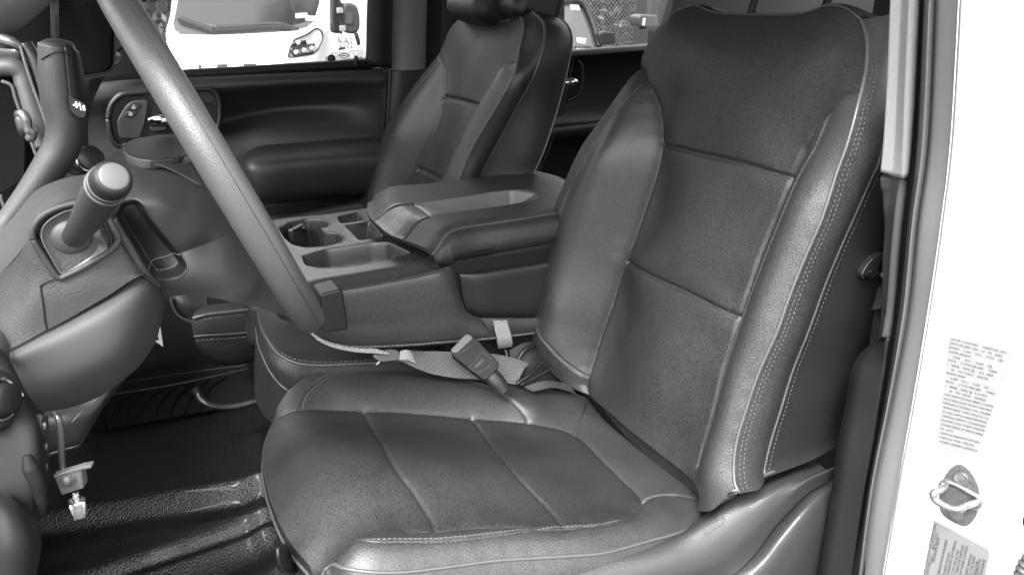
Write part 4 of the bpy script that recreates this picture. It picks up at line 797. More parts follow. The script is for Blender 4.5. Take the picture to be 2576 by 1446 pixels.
# ================================================================ steering wheel
WHEEL = mat('wheel_vinyl', .05, .38, bump=('leather', 900, .35, .0006), spec=.55, rmottle=.04, pores=.12)
r1 = ray(779, 803); r1 /= np.linalg.norm(r1); r2 = ray(287, -14); r2 /= np.linalg.norm(r2)
bis = r1 + r2; bis /= np.linalg.norm(bis); WN = np.cross(r1, r2); WN /= np.linalg.norm(WN)
if WN[0] < 0: WN = -WN
half = math.acos(r1 @ r2) / 2; WR = .19; WD = WR / math.sin(half)
WC = CAM + bis * WD; wy = np.cross(WN, [0, 0, 1.]); wy /= np.linalg.norm(wy); wz = np.cross(wy, WN); wz *= np.sign(wz[2])
sw = thing('steering_wheel', 'pale grey grained steering wheel seen edge-on in front of the driver seat', 'steering wheel', tuple(WC))
WRR = WR
def rimpt(a): return WC + (wy * math.cos(a) + wz * math.sin(a)) * WRR
N_ = 180; V, F = [], []
for i in range(N_):
    a = 2 * math.pi * i / N_; rad = wy * math.cos(a) + wz * math.sin(a); c = WC + rad * WRR
    for k in range(22):
        t = 2 * math.pi * k / 22; V.append(c + rad * .0150 * math.cos(t) + WN * .0165 * math.sin(t))
for i in range(N_):
    for k in range(22):
        a, b = i * 22 + k, i * 22 + (k + 1) % 22; c, d = ((i + 1) % N_) * 22 + (k + 1) % 22, ((i + 1) % N_) * 22 + k
        F.append((a, b, c, d))
obj('rim', V, F, WHEEL, sw)
for t in (.35, math.pi - .25):    # moulding seams run round the rim
    ring_ = [WC + (wy * math.cos(a) + wz * math.sin(a)) * (WRR + .0151 * math.cos(t)) + WN * .0166 * math.sin(t) for a in np.linspace(0, 2 * math.pi, 200)]
    v, f = tube(ring_, .0004, 5, cap=False); obj('rim_seam', v, f, PLASTIC, sw)
HUB = mat('hub_plastic', .015, .58, bump=('noise', 1300, .4, .0006), spec=.5, rmottle=.06, mscale=14)
# back cover of the hub and the column housing that meet behind the rim
hp = Pad((.05, .775, 1.5), (1, 0, 0), (0, 0, 1), (0, -1, 0))
HT = [(232,430),(270,398),(310,370),(345,360),(420,350),(540,350)]; HLf = [(232,430),(246,470),(266,530),(286,566),(324,622),(364,684),(400,722),(416,750)]
HB = [(416,750),(485,743),(539,750),(620,768),(669,781),(760,806)]; HR = [(760,806),(700,720),(620,590),(580,470),(540,350)]
hb_, ht_, hl_, hr_ = hp.line(HB, [-.02,-.012,-.012,-.016,-.022,-.05]), hp.line(HT, [-.03,-.07,-.12,-.15,-.15,-.15]), hp.line(HLf, [-.03,-.008,.002,-.006,-.008,-.010,-.014,-.02]), hp.line(HR, [-.05,-.06,-.07,-.10,-.15], con=True)
hp.line([(262,470),(320,440),(390,425),(440,432)], [-.004,-.02,-.04,-.05]); hp.line([(300,500),(350,485),(410,480),(470,500)], [.004,.004,-.004,-.02]); hp.line([(380,530),(430,560),(480,610)], [.006,.004,0])
hp.line([(490,470),(540,545),(583,598)], [-.035,-.03,-.03]); hp.line([(455,640),(510,622),(574,600)], [-.004,-.012,-.03]); hp.line([(480,690),(560,690),(640,720)], [.002,-.004,-.02]); hp.line([(430,715),(500,722),(600,745)], [-.002,-.002,-.008])
hp.solve(2e-4); hb_, ht_, hl_, hr_ = [hp.re(p) for p in (HB, HT, HLf, HR)]
cre = hp.re([(452,642),(510,622),(545,610),(578,598),(600,590)]); slotp = [(284,553),(303,510),(318,503),(340,500),(357,509),(378,544),(405,579),(456,641),(470,662),(474,676),(455,697),(420,706),(386,704),(364,679),(324,617)]
sl_ = hp.re(slotp, 60); hp.seams = [(cre, .006, .012, 'v')]; hp.pits = [(sl_[:, :2], .014, .008, 0)]
hp.grid(hb_, ht_, hl_[::-1], hr_, 200, 200); sin_ = inside(hp.fc, sl_)
hub = hp.part('hub_cover', ~sin_, HUB, sw); BASE[hub.name] = BASE[sw.name]; slo = hp.part('hub_recess', sin_, PLASTIC_DK, hub)
v, f = tube(hp.on(np.vstack([sl_, sl_[:1]]), .0002), .0009, 6); obj('recess_edge', v, f, PLASTIC_SM, hub)
v, f = tube(hp.on(resample(hp.re([(372,685),(385,668),(420,658),(456,645)]), 30), .0004), .0008, 6); obj('recess_plug_edge', v, f, PLASTIC_MID, hub)
rows = [[(690,765,.845),(712,758,.845),(735,770,.85)],[(693,785,.84),(715,785,.838),(745,800,.85)],[(705,802,.85),(725,808,.85),(755,815,.86)]]
v, f = patch([prow(r) for r in rows], 16, 16); obj('rim_bracket', v, f, HUB, sw)
# round cap lying on top of the housing
c = [(340,368),(350,352),(372,343),(410,338),(460,336),(520,345),(545,362),(540,382),(500,394),(430,396),(385,390),(355,382)]
v, f = prism(rounded([onY(x, y, .93 - (y - 340) * .0016) for x, y in c], .02), (-.004, .0, -.007)); obj('column_cap', v, f, PLASTIC, hub, smooth=False, bevel=.0015)
c = [(308,370),(320,355),(345,345),(400,342),(480,350),(470,395),(390,403),(345,398),(318,388)]
v, f = prism(rounded([onY(x, y, .925 - (y - 340) * .0016) for x, y in c], .02), (-.004, .0, -.01)); obj('cap_seat', v, f, PLASTIC_DK, hub, smooth=False, bevel=.002)
rows = [[(368,404,.835),(420,402,.84),(480,410,.85)],[(372,409,.828),(425,422,.826),(500,455,.83)],[(390,414,.826),(450,440,.82),(505,472,.815)]]
v, f = patch([prow(r) for r in rows], 16, 16); obj('hub_crease', v, f, HUB, hub, solid=.002)
# ================================================================ steering column
sc_ = thing('steering_column', 'grey steering column housing with a D-shaped stalk bezel, left of the wheel', 'steering column', tuple(onY(180, 640, .8)))
COL = mat('column_plastic', .024, .45, bump=('noise', 700, .7, .0009), spec=.5, rmottle=.06, mscale=20)
rows = [[(-40,600,.96),(20,560,.95),(90,480,.93),(150,452,.92),(231,436,.90)],
        [(-40,620,.88),(30,570,.87),(100,492,.85),(155,464,.84),(233,448,.82)],
        [(-40,650,.82),(40,585,.80),(105,512,.785),(160,485,.775),(240,468,.772)],
        [(-40,690,.79),(50,605,.765),(92,545,.758),(160,508,.756),(250,490,.758)],
        [(-40,730,.78),(45,640,.752),(80,590,.744),(115,535,.744),(262,515,.752)]]
v, f = patch([prow(r) for r in rows], 70, 50); obj('upper_shroud', v, f, HUB, sc_)
CY = .742
rows = [[(-60,740,CY+.03),(40,650,CY+.012),(78,590,CY),(115,533,CY+.001),(190,500,CY+.002),(270,530,CY+.008),(300,575,CY+.014)],
        [(-60,780,CY+.03),(45,690,CY+.012),(85,630,CY),(150,600,CY),(220,575,CY+.002),(290,590,CY+.008),(325,620,CY+.016)],
        [(-60,830,CY+.03),(45,760,CY+.010),(98,690,CY),(150,700,CY-.002),(240,655,CY-.001),(315,640,CY+.006),(355,672,CY+.018)],
        [(-60,880,CY+.03),(30,830,CY+.008),(104,755,CY-.002),(160,745,CY-.004),(250,710,CY-.003),(330,670,CY+.004),(385,700,CY+.022)],
        [(-60,920,CY+.03),(20,882,CY+.006),(112,832,CY-.002),(165,805,CY-.004),(268,746,CY-.003),(355,694,CY+.004),(418,742,CY+.05)]]
v, f = patch([prow(r) for r in rows], 90, 70); low = obj('side_shroud', v, f, COL, sc_)
v, f = tube(resample(prow([(140,699,CY-.0035),(112,711,CY-.003),(103,718,CY-.002),(103,730,CY-.002),(108,762,CY-.003),(113,806,CY-.003),(118,830,CY-.003)]), 60), .0008, 6); obj('shroud_seam', v, f, BLACK, low)
v, f = tube(resample(prow([(276,612,CY+.004),(300,600,CY+.010)]), 8), .0008, 6); obj('shroud_seam', v, f, BLACK, low)
v, f = tube(resample(prow([(283,552,CY+.006),(300,582,CY+.008),(324,620,CY+.010),(362,682,CY+.014),(395,716,CY+.03)]), 50), .004, 8); obj('shroud_rim', v, f, COL, low)
D_ = [(80,592),(84,570),(98,550),(118,535),(150,521),(194,510),(250,514),(272,548),(300,597),(296,612),(286,624),(268,638),(200,678),(153,700),(143,697),(132,682),(112,650),(90,617)]
v, f = tube([onY(x, y, CY - .004) for x, y in rounded(D_, 12, 4)[:, :2]][:] + [onY(*rounded(D_, 12, 4)[0][:2], CY - .004)], .0028, 10); bz_ = obj('stalk_bezel', v, f, HUB, sc_)
Di = [(104,594),(108,573),(122,556),(140,544),(165,532),(200,526),(238,540),(255,598),(269,622),(266,631),(200,668),(160,690),(154,687),(129,646),(110,612)]
rim_ = [onY(x, y, CY - .0025) for x, y in Di]; c0 = onY(180, 598, CY + .004)
rows = [np.array(rim_ + rim_[:1]), np.array([p * .55 + c0 * .45 + np.array([0, .004, 0]) for p in rim_ + rim_[:1]]), np.array([p * .2 + c0 * .8 + np.array([0, .004, 0]) for p in rim_ + rim_[:1]])]
g = np.stack([catmull(r, 80) for r in rows], 0); obj('bezel_dish', g.reshape(-1, 3), gridfaces(3, 80), mat('bezel_grey', .06, .4, spec=.5), bz_)
v, f = tube([onY(x, y, CY - .0035) for x, y in Di + Di[:1]], .0008, 6, 120); obj('bezel_line', v, f, mat('edge_grey', .06, .4), bz_)
v, f = tube([onY(x, y, CY - .001) for x, y in rounded([(93,592),(97,570),(112,550),(145,533),(194,518),(250,524),(264,560),(284,606),(270,632),(205,670),(156,696),(138,688),(120,650),(100,615)], 10, 4)[:, :2]] + [onY(93,586,CY-.001)], .0016, 6); obj('bezel_groove', v, f, BLACK, bz_)
# ball joint and stalk
st_ = thing('indicator_stalk', 'thick black control stalk with a pale round end cap', 'control stalk', tuple(onY(183, 595, CY)))
bm = bmesh.new(); bmesh.ops.create_uvsphere(bm, u_segments=32, v_segments=20, radius=1.0)
ce_ = onY(178, 596, CY + .004); vv = np.array([v_.co[:] for v_ in bm.verts]); ff = [tuple(v_.index for v_ in fc_.verts) for fc_ in bm.faces]; bm.free()
obj('ball_joint', vv * [.0180, .009, .0172] + ce_, ff, PLASTIC, st_)
for p in ([(151,565),(160,570),(170,574)], [(190,628),(190,622),(192,610)]):
    pass
S0, S1_, S2_, S3_ = onY(186, 596, .732), onY(218, 552, .700), onY(252, 496, .662), onY(272, 464, .640)
S4_ = onY(291, 447, .622)
v, f = tube([S0, S1_, S2_, S3_], [.0095, .0112, .0132, .0140, .0142], 28, 40); obj('lever', v, f, mat('stalk_black', .014, .5, bump=('noise', 900, .3, .0005), spec=.45), st_)
d_ = S4_ - S2_; d_ /= np.linalg.norm(d_)
for t, rr in ((-.004, .0156), (.0035, .0152)):
    c_0 = S3_ + d_ * t; v, f = tube([c_0 - d_ * .0012, c_0 - d_ * .0008, c_0 + d_ * .0008, c_0 + d_ * .0012], [rr - .001, rr, rr, rr - .001], 36); obj('collar', v, f, PLASTIC_MID, st_)
v, f = tube([S3_ - d_ * .003, S3_ + d_ * .003], .0146, 36); obj('grip_ring', v, f, mat('knurl', .02, .6, bump=('noise', 1500, .9, .001)), st_)
v, f = tube([S3_ + d_ * .003, S3_ + d_ * .012, S3_ + d_ * .0165, S3_ + d_ * .018], [.0146, .0142, .0130, .0112], 36); obj('tip', v, f, BLACK, st_)
v, f = tube([S3_ + d_ * .0178, S3_ + d_ * .0192, S3_ + d_ * .0198], [.0110, .0102, .0086], 36); obj('end_cap', v, f, mat('cap_grey', .06, .45), st_)
# smooth knee cover under the column
kc = thing('knee_cover', 'smooth dark grey curved cover bulging below the steering column', 'trim panel', tuple(onY(230, 900, .75)))
rows = [[(10,876,.760),(110,823,.754),(262,738,.754),(352,685,.760),(400,705,.785),(422,736,.835)],
        [(24,905,.742),(140,850,.732),(285,775,.732),(370,725,.75),(402,745,.79),(417,765,.86)],
        [(38,930,.745),(165,890,.728),(300,830,.728),(372,785,.752),(398,795,.80),(405,812,.88)],
        [(55,965,.752),(190,935,.73),(305,885,.732),(365,845,.765),(388,848,.82),(393,855,.89)],
        [(76,1000,.77),(200,975,.748),(300,930,.752),(345,898,.79),(368,892,.84),(373,890,.90)],
        [(96,1024,.80),(190,1006,.785),(270,975,.785),(318,940,.82),(345,925,.87),(350,920,.92)],
        [(112,1036,.85),(180,1024,.85),(245,1000,.85),(290,970,.87),(315,952,.90),(322,946,.94)]]
v, f = patch([prow(r) for r in rows], 80, 80); obj('cover', v, f, mat('knee_plastic', .028, .66, bump=('noise', 1500, .3, .0005), spec=.45, rmottle=.04, mscale=15), kc)
rows = [[(100,1025,.93),(180,1010,.93),(262,985,.93),(330,935,.95)],[(108,1060,.91),(180,1050,.91),(245,1030,.92),(290,985,.95)],[(115,1110,.91),(170,1105,.91),(215,1095,.92),(240,1055,.95)],[(118,1150,.93),(150,1138,.93),(190,1128,.93),(210,1110,.96)]]
v, f = patch([prow(r) for r in rows], 40, 40); obj('lower_flap', v, f, PLASTIC_DK, kc)
v, f = tube(prow([(122,1142,.92),(160,1130,.92),(190,1122,.92),(205,1112,.93)]), .0012, 6, 20); obj('flap_edge', v, f, mat('edge_pale', .045, .4), kc)
v, f = tube(prow([(180,1062,.905),(205,1035,.91)]), .0006, 6, 6); obj('flap_edge', v, f, MATS['edge_grey'], kc)
# ================================================================ gear lever
gl = thing('gear_lever', 'grey column gear lever with a plus and minus button on its grip', 'gear lever', tuple(onY(150, 380, 1.0)))
P = [onY(142,112,1.0), onY(143,135,1.0), onY(146,190,1.0), onY(152,250,1.0), onY(164,310,1.0), onY(158,362,1.0), onY(122,425,1.0), onY(75,490,1.0), onY(20,560,1.0), onY(-40,640,1.0)]
v, f = tube(P, [.0175, .0190, .0195, .0195, .0192, .0182, .0165, .0145, .013, .013, .013], 32, 90, flat=((0, 1, 0), 1.15)); obj('grip', v, f, mat('lever_vinyl', .022, .42, bump=('leather', 800, .35, .0006), spec=.55), gl)
v, f = tube([onY(142,113,1.0), onY(140.5,103,1.0), onY(140,99,1.0)], [.0174, .015, .008], 32, 12, flat=((0, 1, 0), 1.15)); obj('grip_cap', v, f, HUB, gl)
v, f = tube([onY(104,150,.985), onY(135,133,.976), onY(165,133,.976), onY(178,142,.98)], .0008, 6, 20); obj('grip_seam', v, f, BLACK, gl)
rows = [[(160,118,.979),(178,122,.985),(192,132,1.0)],[(166,180,.979),(185,182,.985),(205,190,1.01)],[(172,240,.979),(192,243,.985),(212,250,1.01)],[(180,285,.98),(196,292,.985),(212,298,1.01)]]
v, f = patch([prow(r) for r in rows], 16, 24); obj('side_plate', v, f, PLASTIC_DK, gl, solid=.003)
bp = [(172,243),(180,243),(208,262),(217,270),(218,285),(212,298),(196,296),(183,286),(177,275)]
v, f = prism(rounded([onY(x, y, .974) for x, y in bp], .004), (0, .008, 0)); bt = obj('shift_button', v, f, PLASTIC_SM, gl, smooth=False, bevel=.0012)
c = onY(192, 264, .9732); ex, ez = np.array([1., 0, -.15]), np.array([0, 0, 1.])
v, f = merge(box(c, .0066, .0004, .0018), box(c, .0018, .0004, .0066), box(onY(202, 268, .9732), .0009, .0004, .0085), box(onY(211, 272, .9732), .0022, .0004, .0055)); obj('shift_symbol', v, f, mat('symbol_white', .8, .5), bt, smooth=False)
# ================================================================ dashboard
db = thing('dashboard', 'black dashboard end with a chrome-edged air vent and light switch at the left edge', 'dashboard', tuple(onY(60, 500, 1.1)))
# far-side shell behind the vent, screen hood and right end cap
rows = [[(-80,60,1.30),(0,84,1.28),(40,95,1.27),(72,112,1.27)],[(-80,80,1.22),(0,98,1.20),(45,108,1.19),(76,120,1.20)],[(-80,110,1.20),(0,120,1.17),(50,126,1.16),(80,140,1.18)],[(-80,170,1.20),(0,160,1.17),(50,160,1.16),(84,172,1.18)]]
v, f = patch([prow(r) for r in rows], 30, 30); obj('cluster_hood', v, f, PLASTIC_SM, db)
v, f = tube(prow([(-40,88,1.17),(0,98,1.165),(30,106,1.16),(52,118,1.16)]), [.006, .007, .005], 10, 30, flat=((0, 1, 0), 1.0)); obj('hood_trim', v, f, SST, db)
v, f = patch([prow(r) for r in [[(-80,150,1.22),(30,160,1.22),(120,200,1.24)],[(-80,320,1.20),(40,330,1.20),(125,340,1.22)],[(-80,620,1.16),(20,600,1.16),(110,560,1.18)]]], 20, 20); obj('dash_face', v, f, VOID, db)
v, f = tube(prow([(-60,172,1.165),(0,170,1.16),(38,172,1.158),(55,186,1.158),(66,225,1.155),(84,280,1.15),(104,335,1.145),(112,372,1.14)]), [.011, .011, .0115, .012, .0125, .0125, .012, .011], 16, 80); vb = obj('vent_bezel', v, f, PLASTIC_MID, db)
v, f = tube(prow([(52,118,1.155),(64,160,1.15),(82,215,1.145),(104,275,1.14),(122,330,1.135)]), .0022, 8, 60); obj('bezel_line', v, f, MATS['edge_grey'], db)
v, f = tube(prow([(62,112,1.165),(84,150,1.16),(104,220,1.155),(122,290,1.15)]), .009, 10, 60); obj('bezel_outer', v, f, PLASTIC_SM, db)
v, f = tube(prow([(4,205,1.15),(28,215,1.148),(40,250,1.146),(62,310,1.142),(84,370,1.138),(98,408,1.136)]), .0024, 8, 60); obj('vent_line', v, f, PLASTIC_MID, db)
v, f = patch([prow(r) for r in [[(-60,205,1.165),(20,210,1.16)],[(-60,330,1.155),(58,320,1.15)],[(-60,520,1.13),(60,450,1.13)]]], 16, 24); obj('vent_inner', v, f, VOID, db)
P = [onY(40,288,1.125), onY(50,292,1.12), onY(62,330,1.115), onY(66,346,1.118)]
v, f = tube(P, [.005, .008, .008, .005], 14, 30, flat=((0, 1, 0), .7)); vs = obj('vent_slider', v, f, mat('grip_dark', .006, .5), db)
v, f = tube(prow([(46,286,1.105),(58,288,1.10),(66,302,1.098),(72,326,1.098),(80,334,1.10),(76,348,1.104),(68,347,1.108)]), [.004, .006, .006, .005, .006, .006, .003], 12, 60); obj('slider_trim', v, f, SST, vs)
v, f = tube(prow([(0,490,1.12),(14,530,1.12),(32,580,1.12)]), .002, 8, 20); obj('seam_line', v, f, MATS['edge_grey'], db)
# right end cap beyond the lever and its small knurled dial
rows = [[(150,200,1.95),(215,200,1.98),(264,192,2.02)],[(150,262,1.92),(205,255,1.95),(236,252,2.02)],[(150,330,1.90),(200,325,1.92),(221,320,2.02)],[(150,430,1.88),(205,425,1.90),(230,420,2.0)],[(150,600,1.86),(205,600,1.88),(236,600,1.98)]]
v, f = patch([prow(r) for r in rows], 20, 40); obj('end_cap', v, f, PLASTIC, db)
d0, d1 = onY(186, 412, 1.25), onY(236, 396, 1.20); 
for t, rr in ((0, .016), (.28, .0135), (.5, .017), (.66, .0178), (.82, .0172)):
    a_ = d0 * (1 - t) + d1 * t; b_ = d0 * (1 - t - .11) + d1 * (t + .11); v, f = tube([a_, a_ * .9 + b_ * .1, a_ * .1 + b_ * .9, b_], [rr * .93, rr, rr, rr * .93], 28); obj('dial', v, f, CHROME if t in (.28, .66) else PLASTIC_SM, db)
v, f = prism([onY(x, y, Y) for x, y, Y in [(148,-80,1.38),(292,-80,1.52),(289,150,1.52),(286,168,1.52),(274,180,1.51),(200,193,1.45),(190,193,1.44),(150,120,1.38)]], (-.012, .0, 0)); obj('display_screen', v, f, GLOSSBLK, db, smooth=False, bevel=.002)
v, f = tube(prow([(289,-60,1.515),(288,150,1.515),(285,168,1.515),(273,180,1.505),(200,195,1.44)]), .0022, 8, 60); obj('screen_edge', v, f, PLASTIC_MID, db)
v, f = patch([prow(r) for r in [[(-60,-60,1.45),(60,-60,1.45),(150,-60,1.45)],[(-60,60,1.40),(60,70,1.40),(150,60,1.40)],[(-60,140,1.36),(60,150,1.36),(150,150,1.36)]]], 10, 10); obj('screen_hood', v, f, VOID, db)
v, f = patch([prow(r) for r in [[(280,172,2.06),(310,150,2.08),(420,120,2.1)],[(200,196,2.04),(300,186,2.06),(430,182,2.1)],[(150,215,2.02),(300,200,2.06),(440,192,2.1)]]], 12, 12); obj('dash_top', v, f, PLASTIC_DK, db)
PLASTIC_LO = mat('plastic_low', .006, .6, bump=('noise', 1400, .4, .0005), spec=.15)
# near end of the dash: switch panel, light switch, lower curved cover
rows = [[(-60,850,.68),(-5,872,.675),(14,890,.675),(24,905,.70)],[(-60,900,.66),(10,920,.655),(36,935,.655),(46,950,.69)],[(-60,980,.645),(20,985,.64),(62,1000,.64),(80,1012,.68)],[(-60,1060,.63),(20,1060,.625),(84,1060,.625),(112,1040,.66)],[(-60,1150,.62),(30,1150,.612),(92,1130,.612),(124,1120,.65)],[(-60,1240,.61),(30,1240,.602),(92,1220,.602),(120,1230,.64)],[(-60,1330,.60),(30,1330,.598),(80,1310,.60),(100,1290,.64)]]
v, f = patch([prow(r) for r in rows], 40, 60); obj('switch_panel', v, f, PLASTIC_LO, db)
a0, a1 = onY(-6, 1008, .66), onY(14, 1008, .60); dd = (a1 - a0) / np.linalg.norm(a1 - a0)
P = onY(-4, 1005, .625); nn = np.array([.80, -.55, .15]); nn /= np.linalg.norm(nn)
v, f = tube([P - nn * .012, P - nn * .002, P, P + nn * .002], [.0235, .0235, .0225, .020], 40); ls = obj('light_switch', v, f, PLASTIC_DK, db)
ringp = []; t1 = np.cross(nn, [0, 0, 1.]); t1 /= np.linalg.norm(t1); t2 = np.cross(nn, t1)
v, f = tube([P + nn * .0022 + (t1 * math.cos(a) + t2 * math.sin(a)) * .0150 for a in np.linspace(0, 2 * math.pi, 41)], .0018, 8, cap=False); obj('switch_ring', v, f, CHROME, ls)
v, f = tube([P + nn * .0, P + nn * .010, P + nn * .012], [.0125, .0118, .009], 30); obj('switch_knob', v, f, PLASTIC_LO, ls)
V_ = [box(P + nn * .0024 + (t1 * math.cos(a) + t2 * math.sin(a)) * .0186, .003, .003, .0012, np.array([t1, t2, nn])) for a in (-.9, -.45, 0, .45, 2.3, 2.8)]
v, f = merge(*V_); obj('switch_symbol', v, f, ICON, ls, smooth=False)
for k, (y0, y1, xa, xb) in enumerate(((1044,1098,108,123), (1098,1150,111,125), (1150,1200,111,122))):
    v, f = prism(rounded([onY(xa - 4, y0 + 2, .628), onY(xb, y0, .64), onY(xb + 1, y1, .64), onY(xa - 4, y1 + 2, .625)], .003), (-.006, .006, 0)); b = obj('pedal_switch', v, f, PLASTIC_SM, db, smooth=False, bevel=.001)
    v, f = tube([onY(xa + 4, (y0 + y1) / 2 - 8, .628), onY(xa + 5, (y0 + y1) / 2 + 8, .628)], .0013, 6); obj('switch_mark', v, f, PLASTIC_MID, b)
v, f = tube(prow([(68,1145,.604),(76,1175,.602),(92,1210,.60),(102,1250,.60),(104,1285,.60),(98,1292,.60)]), [.003, .006, .0055, .0045, .004, .002], 10, 50); obj('release_lever', v, f, PLASTIC_LO, db)
rows = [[(-60,1230,.60),(0,1235,.595),(28,1245,.59),(60,1265,.60)],[(-60,1290,.58),(20,1290,.57),(58,1290,.575),(88,1300,.60)],[(-60,1370,.565),(30,1365,.555),(76,1360,.56),(104,1368,.60)],[(-60,1440,.56),(30,1440,.55),(74,1440,.555),(92,1446,.60)],[(-60,1530,.56),(20,1530,.55),(60,1530,.555),(84,1530,.60)]]
v, f = patch([prow(r) for r in rows], 40, 50); obj('kick_panel', v, f, PLASTIC_LO, db)
rows = [[(-60,760,.80),(0,780,.79),(40,800,.78)],[(-60,840,.74),(0,860,.74),(24,880,.745)],[(-60,900,.72),(0,905,.72),(30,920,.74)]]
v, f = patch([prow(r) for r in rows], 12, 12); obj('lower_dash', v, f, PLASTIC, db)
# rounded pale cowl above the instruments, upper left
v, f = tube([onY(-420, 220, 1.22), onY(-80, 34, 1.25), onY(-20, 8, 1.27), onY(60, -56, 1.30), onY(130, -120, 1.33)], [.042, .042, .042, .042, .040], 24, 50); obj('instrument_cowl', v, f, mat('cowl_pale', .13, .7), db)
# ================================================================ belts and small loose things
WEB = mat('webbing_grey', .26, .62, bump=('weave', 105, .8, .0012), pores=.45, spec=.4)
WEBD = mat('webbing_black', .02, .6, bump=('weave', 105, .9, .0014), pores=.45, spec=.4)
def ribbon(rows, th=.0014, nu=10, nv=60):
    v, f = patch(rows, nu, nv); return v, f
# centre belt: strap coming from behind the wheel to the tongue
cb = thing('centre_seat_belt', 'grey centre lap belt with black tongue lying along the console foot', 'seat belt', tuple(onY(960, 890, 1.13)))
A = prow([(770,826,1.135),(800,848,1.132),(840,866,1.130),(900,876,1.128),(950,879,1.126),(985,893,1.120)])
B = prow([(774,833,1.128),(801,857,1.126),(842,875,1.124),(900,886,1.122),(948,889,1.120),(975,892,1.116)])
v, f = ribbon([A, [(a + b) / 2 + np.array([0, -.001, .002]) for a, b in zip(A, B)], B], nu=80, nv=12); obj('lap_strap', v, f, WEB, cb, solid=.0014)
tq = [(938,882),(985,874),(1003,878),(1013,892),(1012,902),(998,908),(975,910),(962,912),(945,905),(936,896)]
v, f = prism(rounded([onP(x, y, onY(975, 892, 1.118), (-.1, -.75, .65)) for x, y in tq], .006), (0, .009, -.006)); tg = obj('tongue_grip', v, f, mat('tongue_black', .014, .38), cb, smooth=False, bevel=.0035, seg=4)
v, f = prism([onP(x, y, onY(955, 912, 1.112), (-.1, -.75, .65)) for x, y in [(944,916),(954,907),(958,908),(949,918)]], (0, .002, -.002)); obj('tongue_plate', v, f, SST, tg, smooth=False, bevel=.0005)
A = prow([(1005,884,1.116),(1022,882,1.118),(1060,884,1.13),(1100,884,1.13),(1160,886,1.13),(1220,888,1.13),(1290,900,1.13),(1330,915,1.12)])
B = prow([(1000,905,1.108),(1018,912,1.106),(1050,928,1.10),(1085,940,1.098),(1140,950,1.095),(1205,955,1.095),(1265,962,1.095),(1300,968,1.09)])
v, f = ribbon([A, [(a + b) / 2 + np.array([0, 0, .006]) * math.sin(i * 1.1) for i, (a, b) in enumerate(zip(A, B))], B], nu=110, nv=24); obj('belt_webbing', v, f, mat('webbing_mid', .12, .6, bump=('weave', 105, .9, .0014), pores=.45, spec=.4), cb, solid=.0014)
A = prow([(1008,883,1.114),(1025,880,1.112),(1035,888,1.112)]); B = prow([(1004,906,1.104),(1022,906,1.102),(1045,915,1.102)])
v, f = ribbon([A, B], nu=20, nv=6); obj('belt_fold', v, f, WEB, cb, solid=.002)
# driver's buckle
bk_ = thing('seat_belt_buckle', 'black seat belt buckle with pale release button between seat and console', 'buckle', tuple(onY(1200, 910, 1.09)))
n_ = np.array([-.25, -.72, .65]); n_ /= np.linalg.norm(n_); p0_ = onY(1195, 900, 1.07)
onB = lambda x, y: onP(x, y, p0_, n_)
body = [(1136,893),(1146,874),(1172,842),(1196,848),(1256,913),(1250,930),(1222,956),(1212,952)]
v, f = prism(rounded([onB(*p) for p in body], .004), -n_ * .018); bb = obj('buckle_body', v, f, mat('buckle_black', .006, .55, bump=('noise', 1200, .4, .0006), spec=.18), bk_, smooth=False, bevel=.002, seg=3)
btn = [(1138,888),(1133,880),(1172,840),(1184,842),(1190,852),(1178,862),(1150,888)]
v, f = prism(rounded([onB(*p) + n_ * .001 for p in btn], .003), -n_ * .012); obj('release_button', v, f, mat('button_pale', .07, .5, spec=.3), bk_, smooth=False, bevel=.0015, seg=3)
v, f = tube([onB(1146,896) + n_ * .0004, onB(1206,858) + n_ * .0004], .0006, 6); obj('body_seam', v, f, PLASTIC_MID, bb)
fr = rounded([onB(*p) + n_ * .0003 for p in [(1178,926),(1190,914),(1214,884),(1240,908),(1228,924),(1200,938)]], .004); v, f = tube(np.vstack([fr, fr[:1]]), .0005, 6); obj('press_frame', v, f, PLASTIC_MID, bb)
xd = onB(1222, 898) - onB(1198, 922); xd /= np.linalg.norm(xd); yd = np.cross(n_, xd); v, f = text_mesh('PRESS', .0075, onB(1199, 926), xd, yd, .0005); obj('press_lettering', v, f, mat('emboss', .03, .5), bb, smooth=False)
P = [onB(1232,936) - n_ * .008, onB(1252,955) - n_ * .012, onB(1275,980) - n_ * .02]; v, f = tube(P, [.014, .013, .011], 14, 20, flat=(n_, .5)); obj('buckle_boot', v, f, PLASTIC_DK, bk_)
# loop strap hanging from the storage box
ls_ = thing('loop_strap', 'short grey webbing loop hanging from the storage box beside the driver seat', 'strap', tuple(onY(1266, 840, 1.14)))
A = prow([(1240,802,1.15),(1242,812,1.142),(1246,830,1.138),(1250,850,1.135),(1252,866,1.138),(1254,877,1.146)]); B = prow([(1275,802,1.15),(1278,812,1.142),(1283,830,1.138),(1288,850,1.135),(1290,862,1.138),(1288,872,1.146)])
v, f = ribbon([A, B], nu=50, nv=10); obj('loop_front', v, f, mat('strap_grey', .24, .65, bump=('weave', 105, .8, .0012), pores=.45), ls_, solid=.0016)
A = prow([(1242,838,1.150),(1247,855,1.148),(1254,878,1.146)]); B = prow([(1272,838,1.150),(1280,855,1.148),(1288,873,1.146)])
v, f = ribbon([A, B], nu=20, nv=10); obj('loop_back', v, f, WEBD, ls_, solid=.0016)
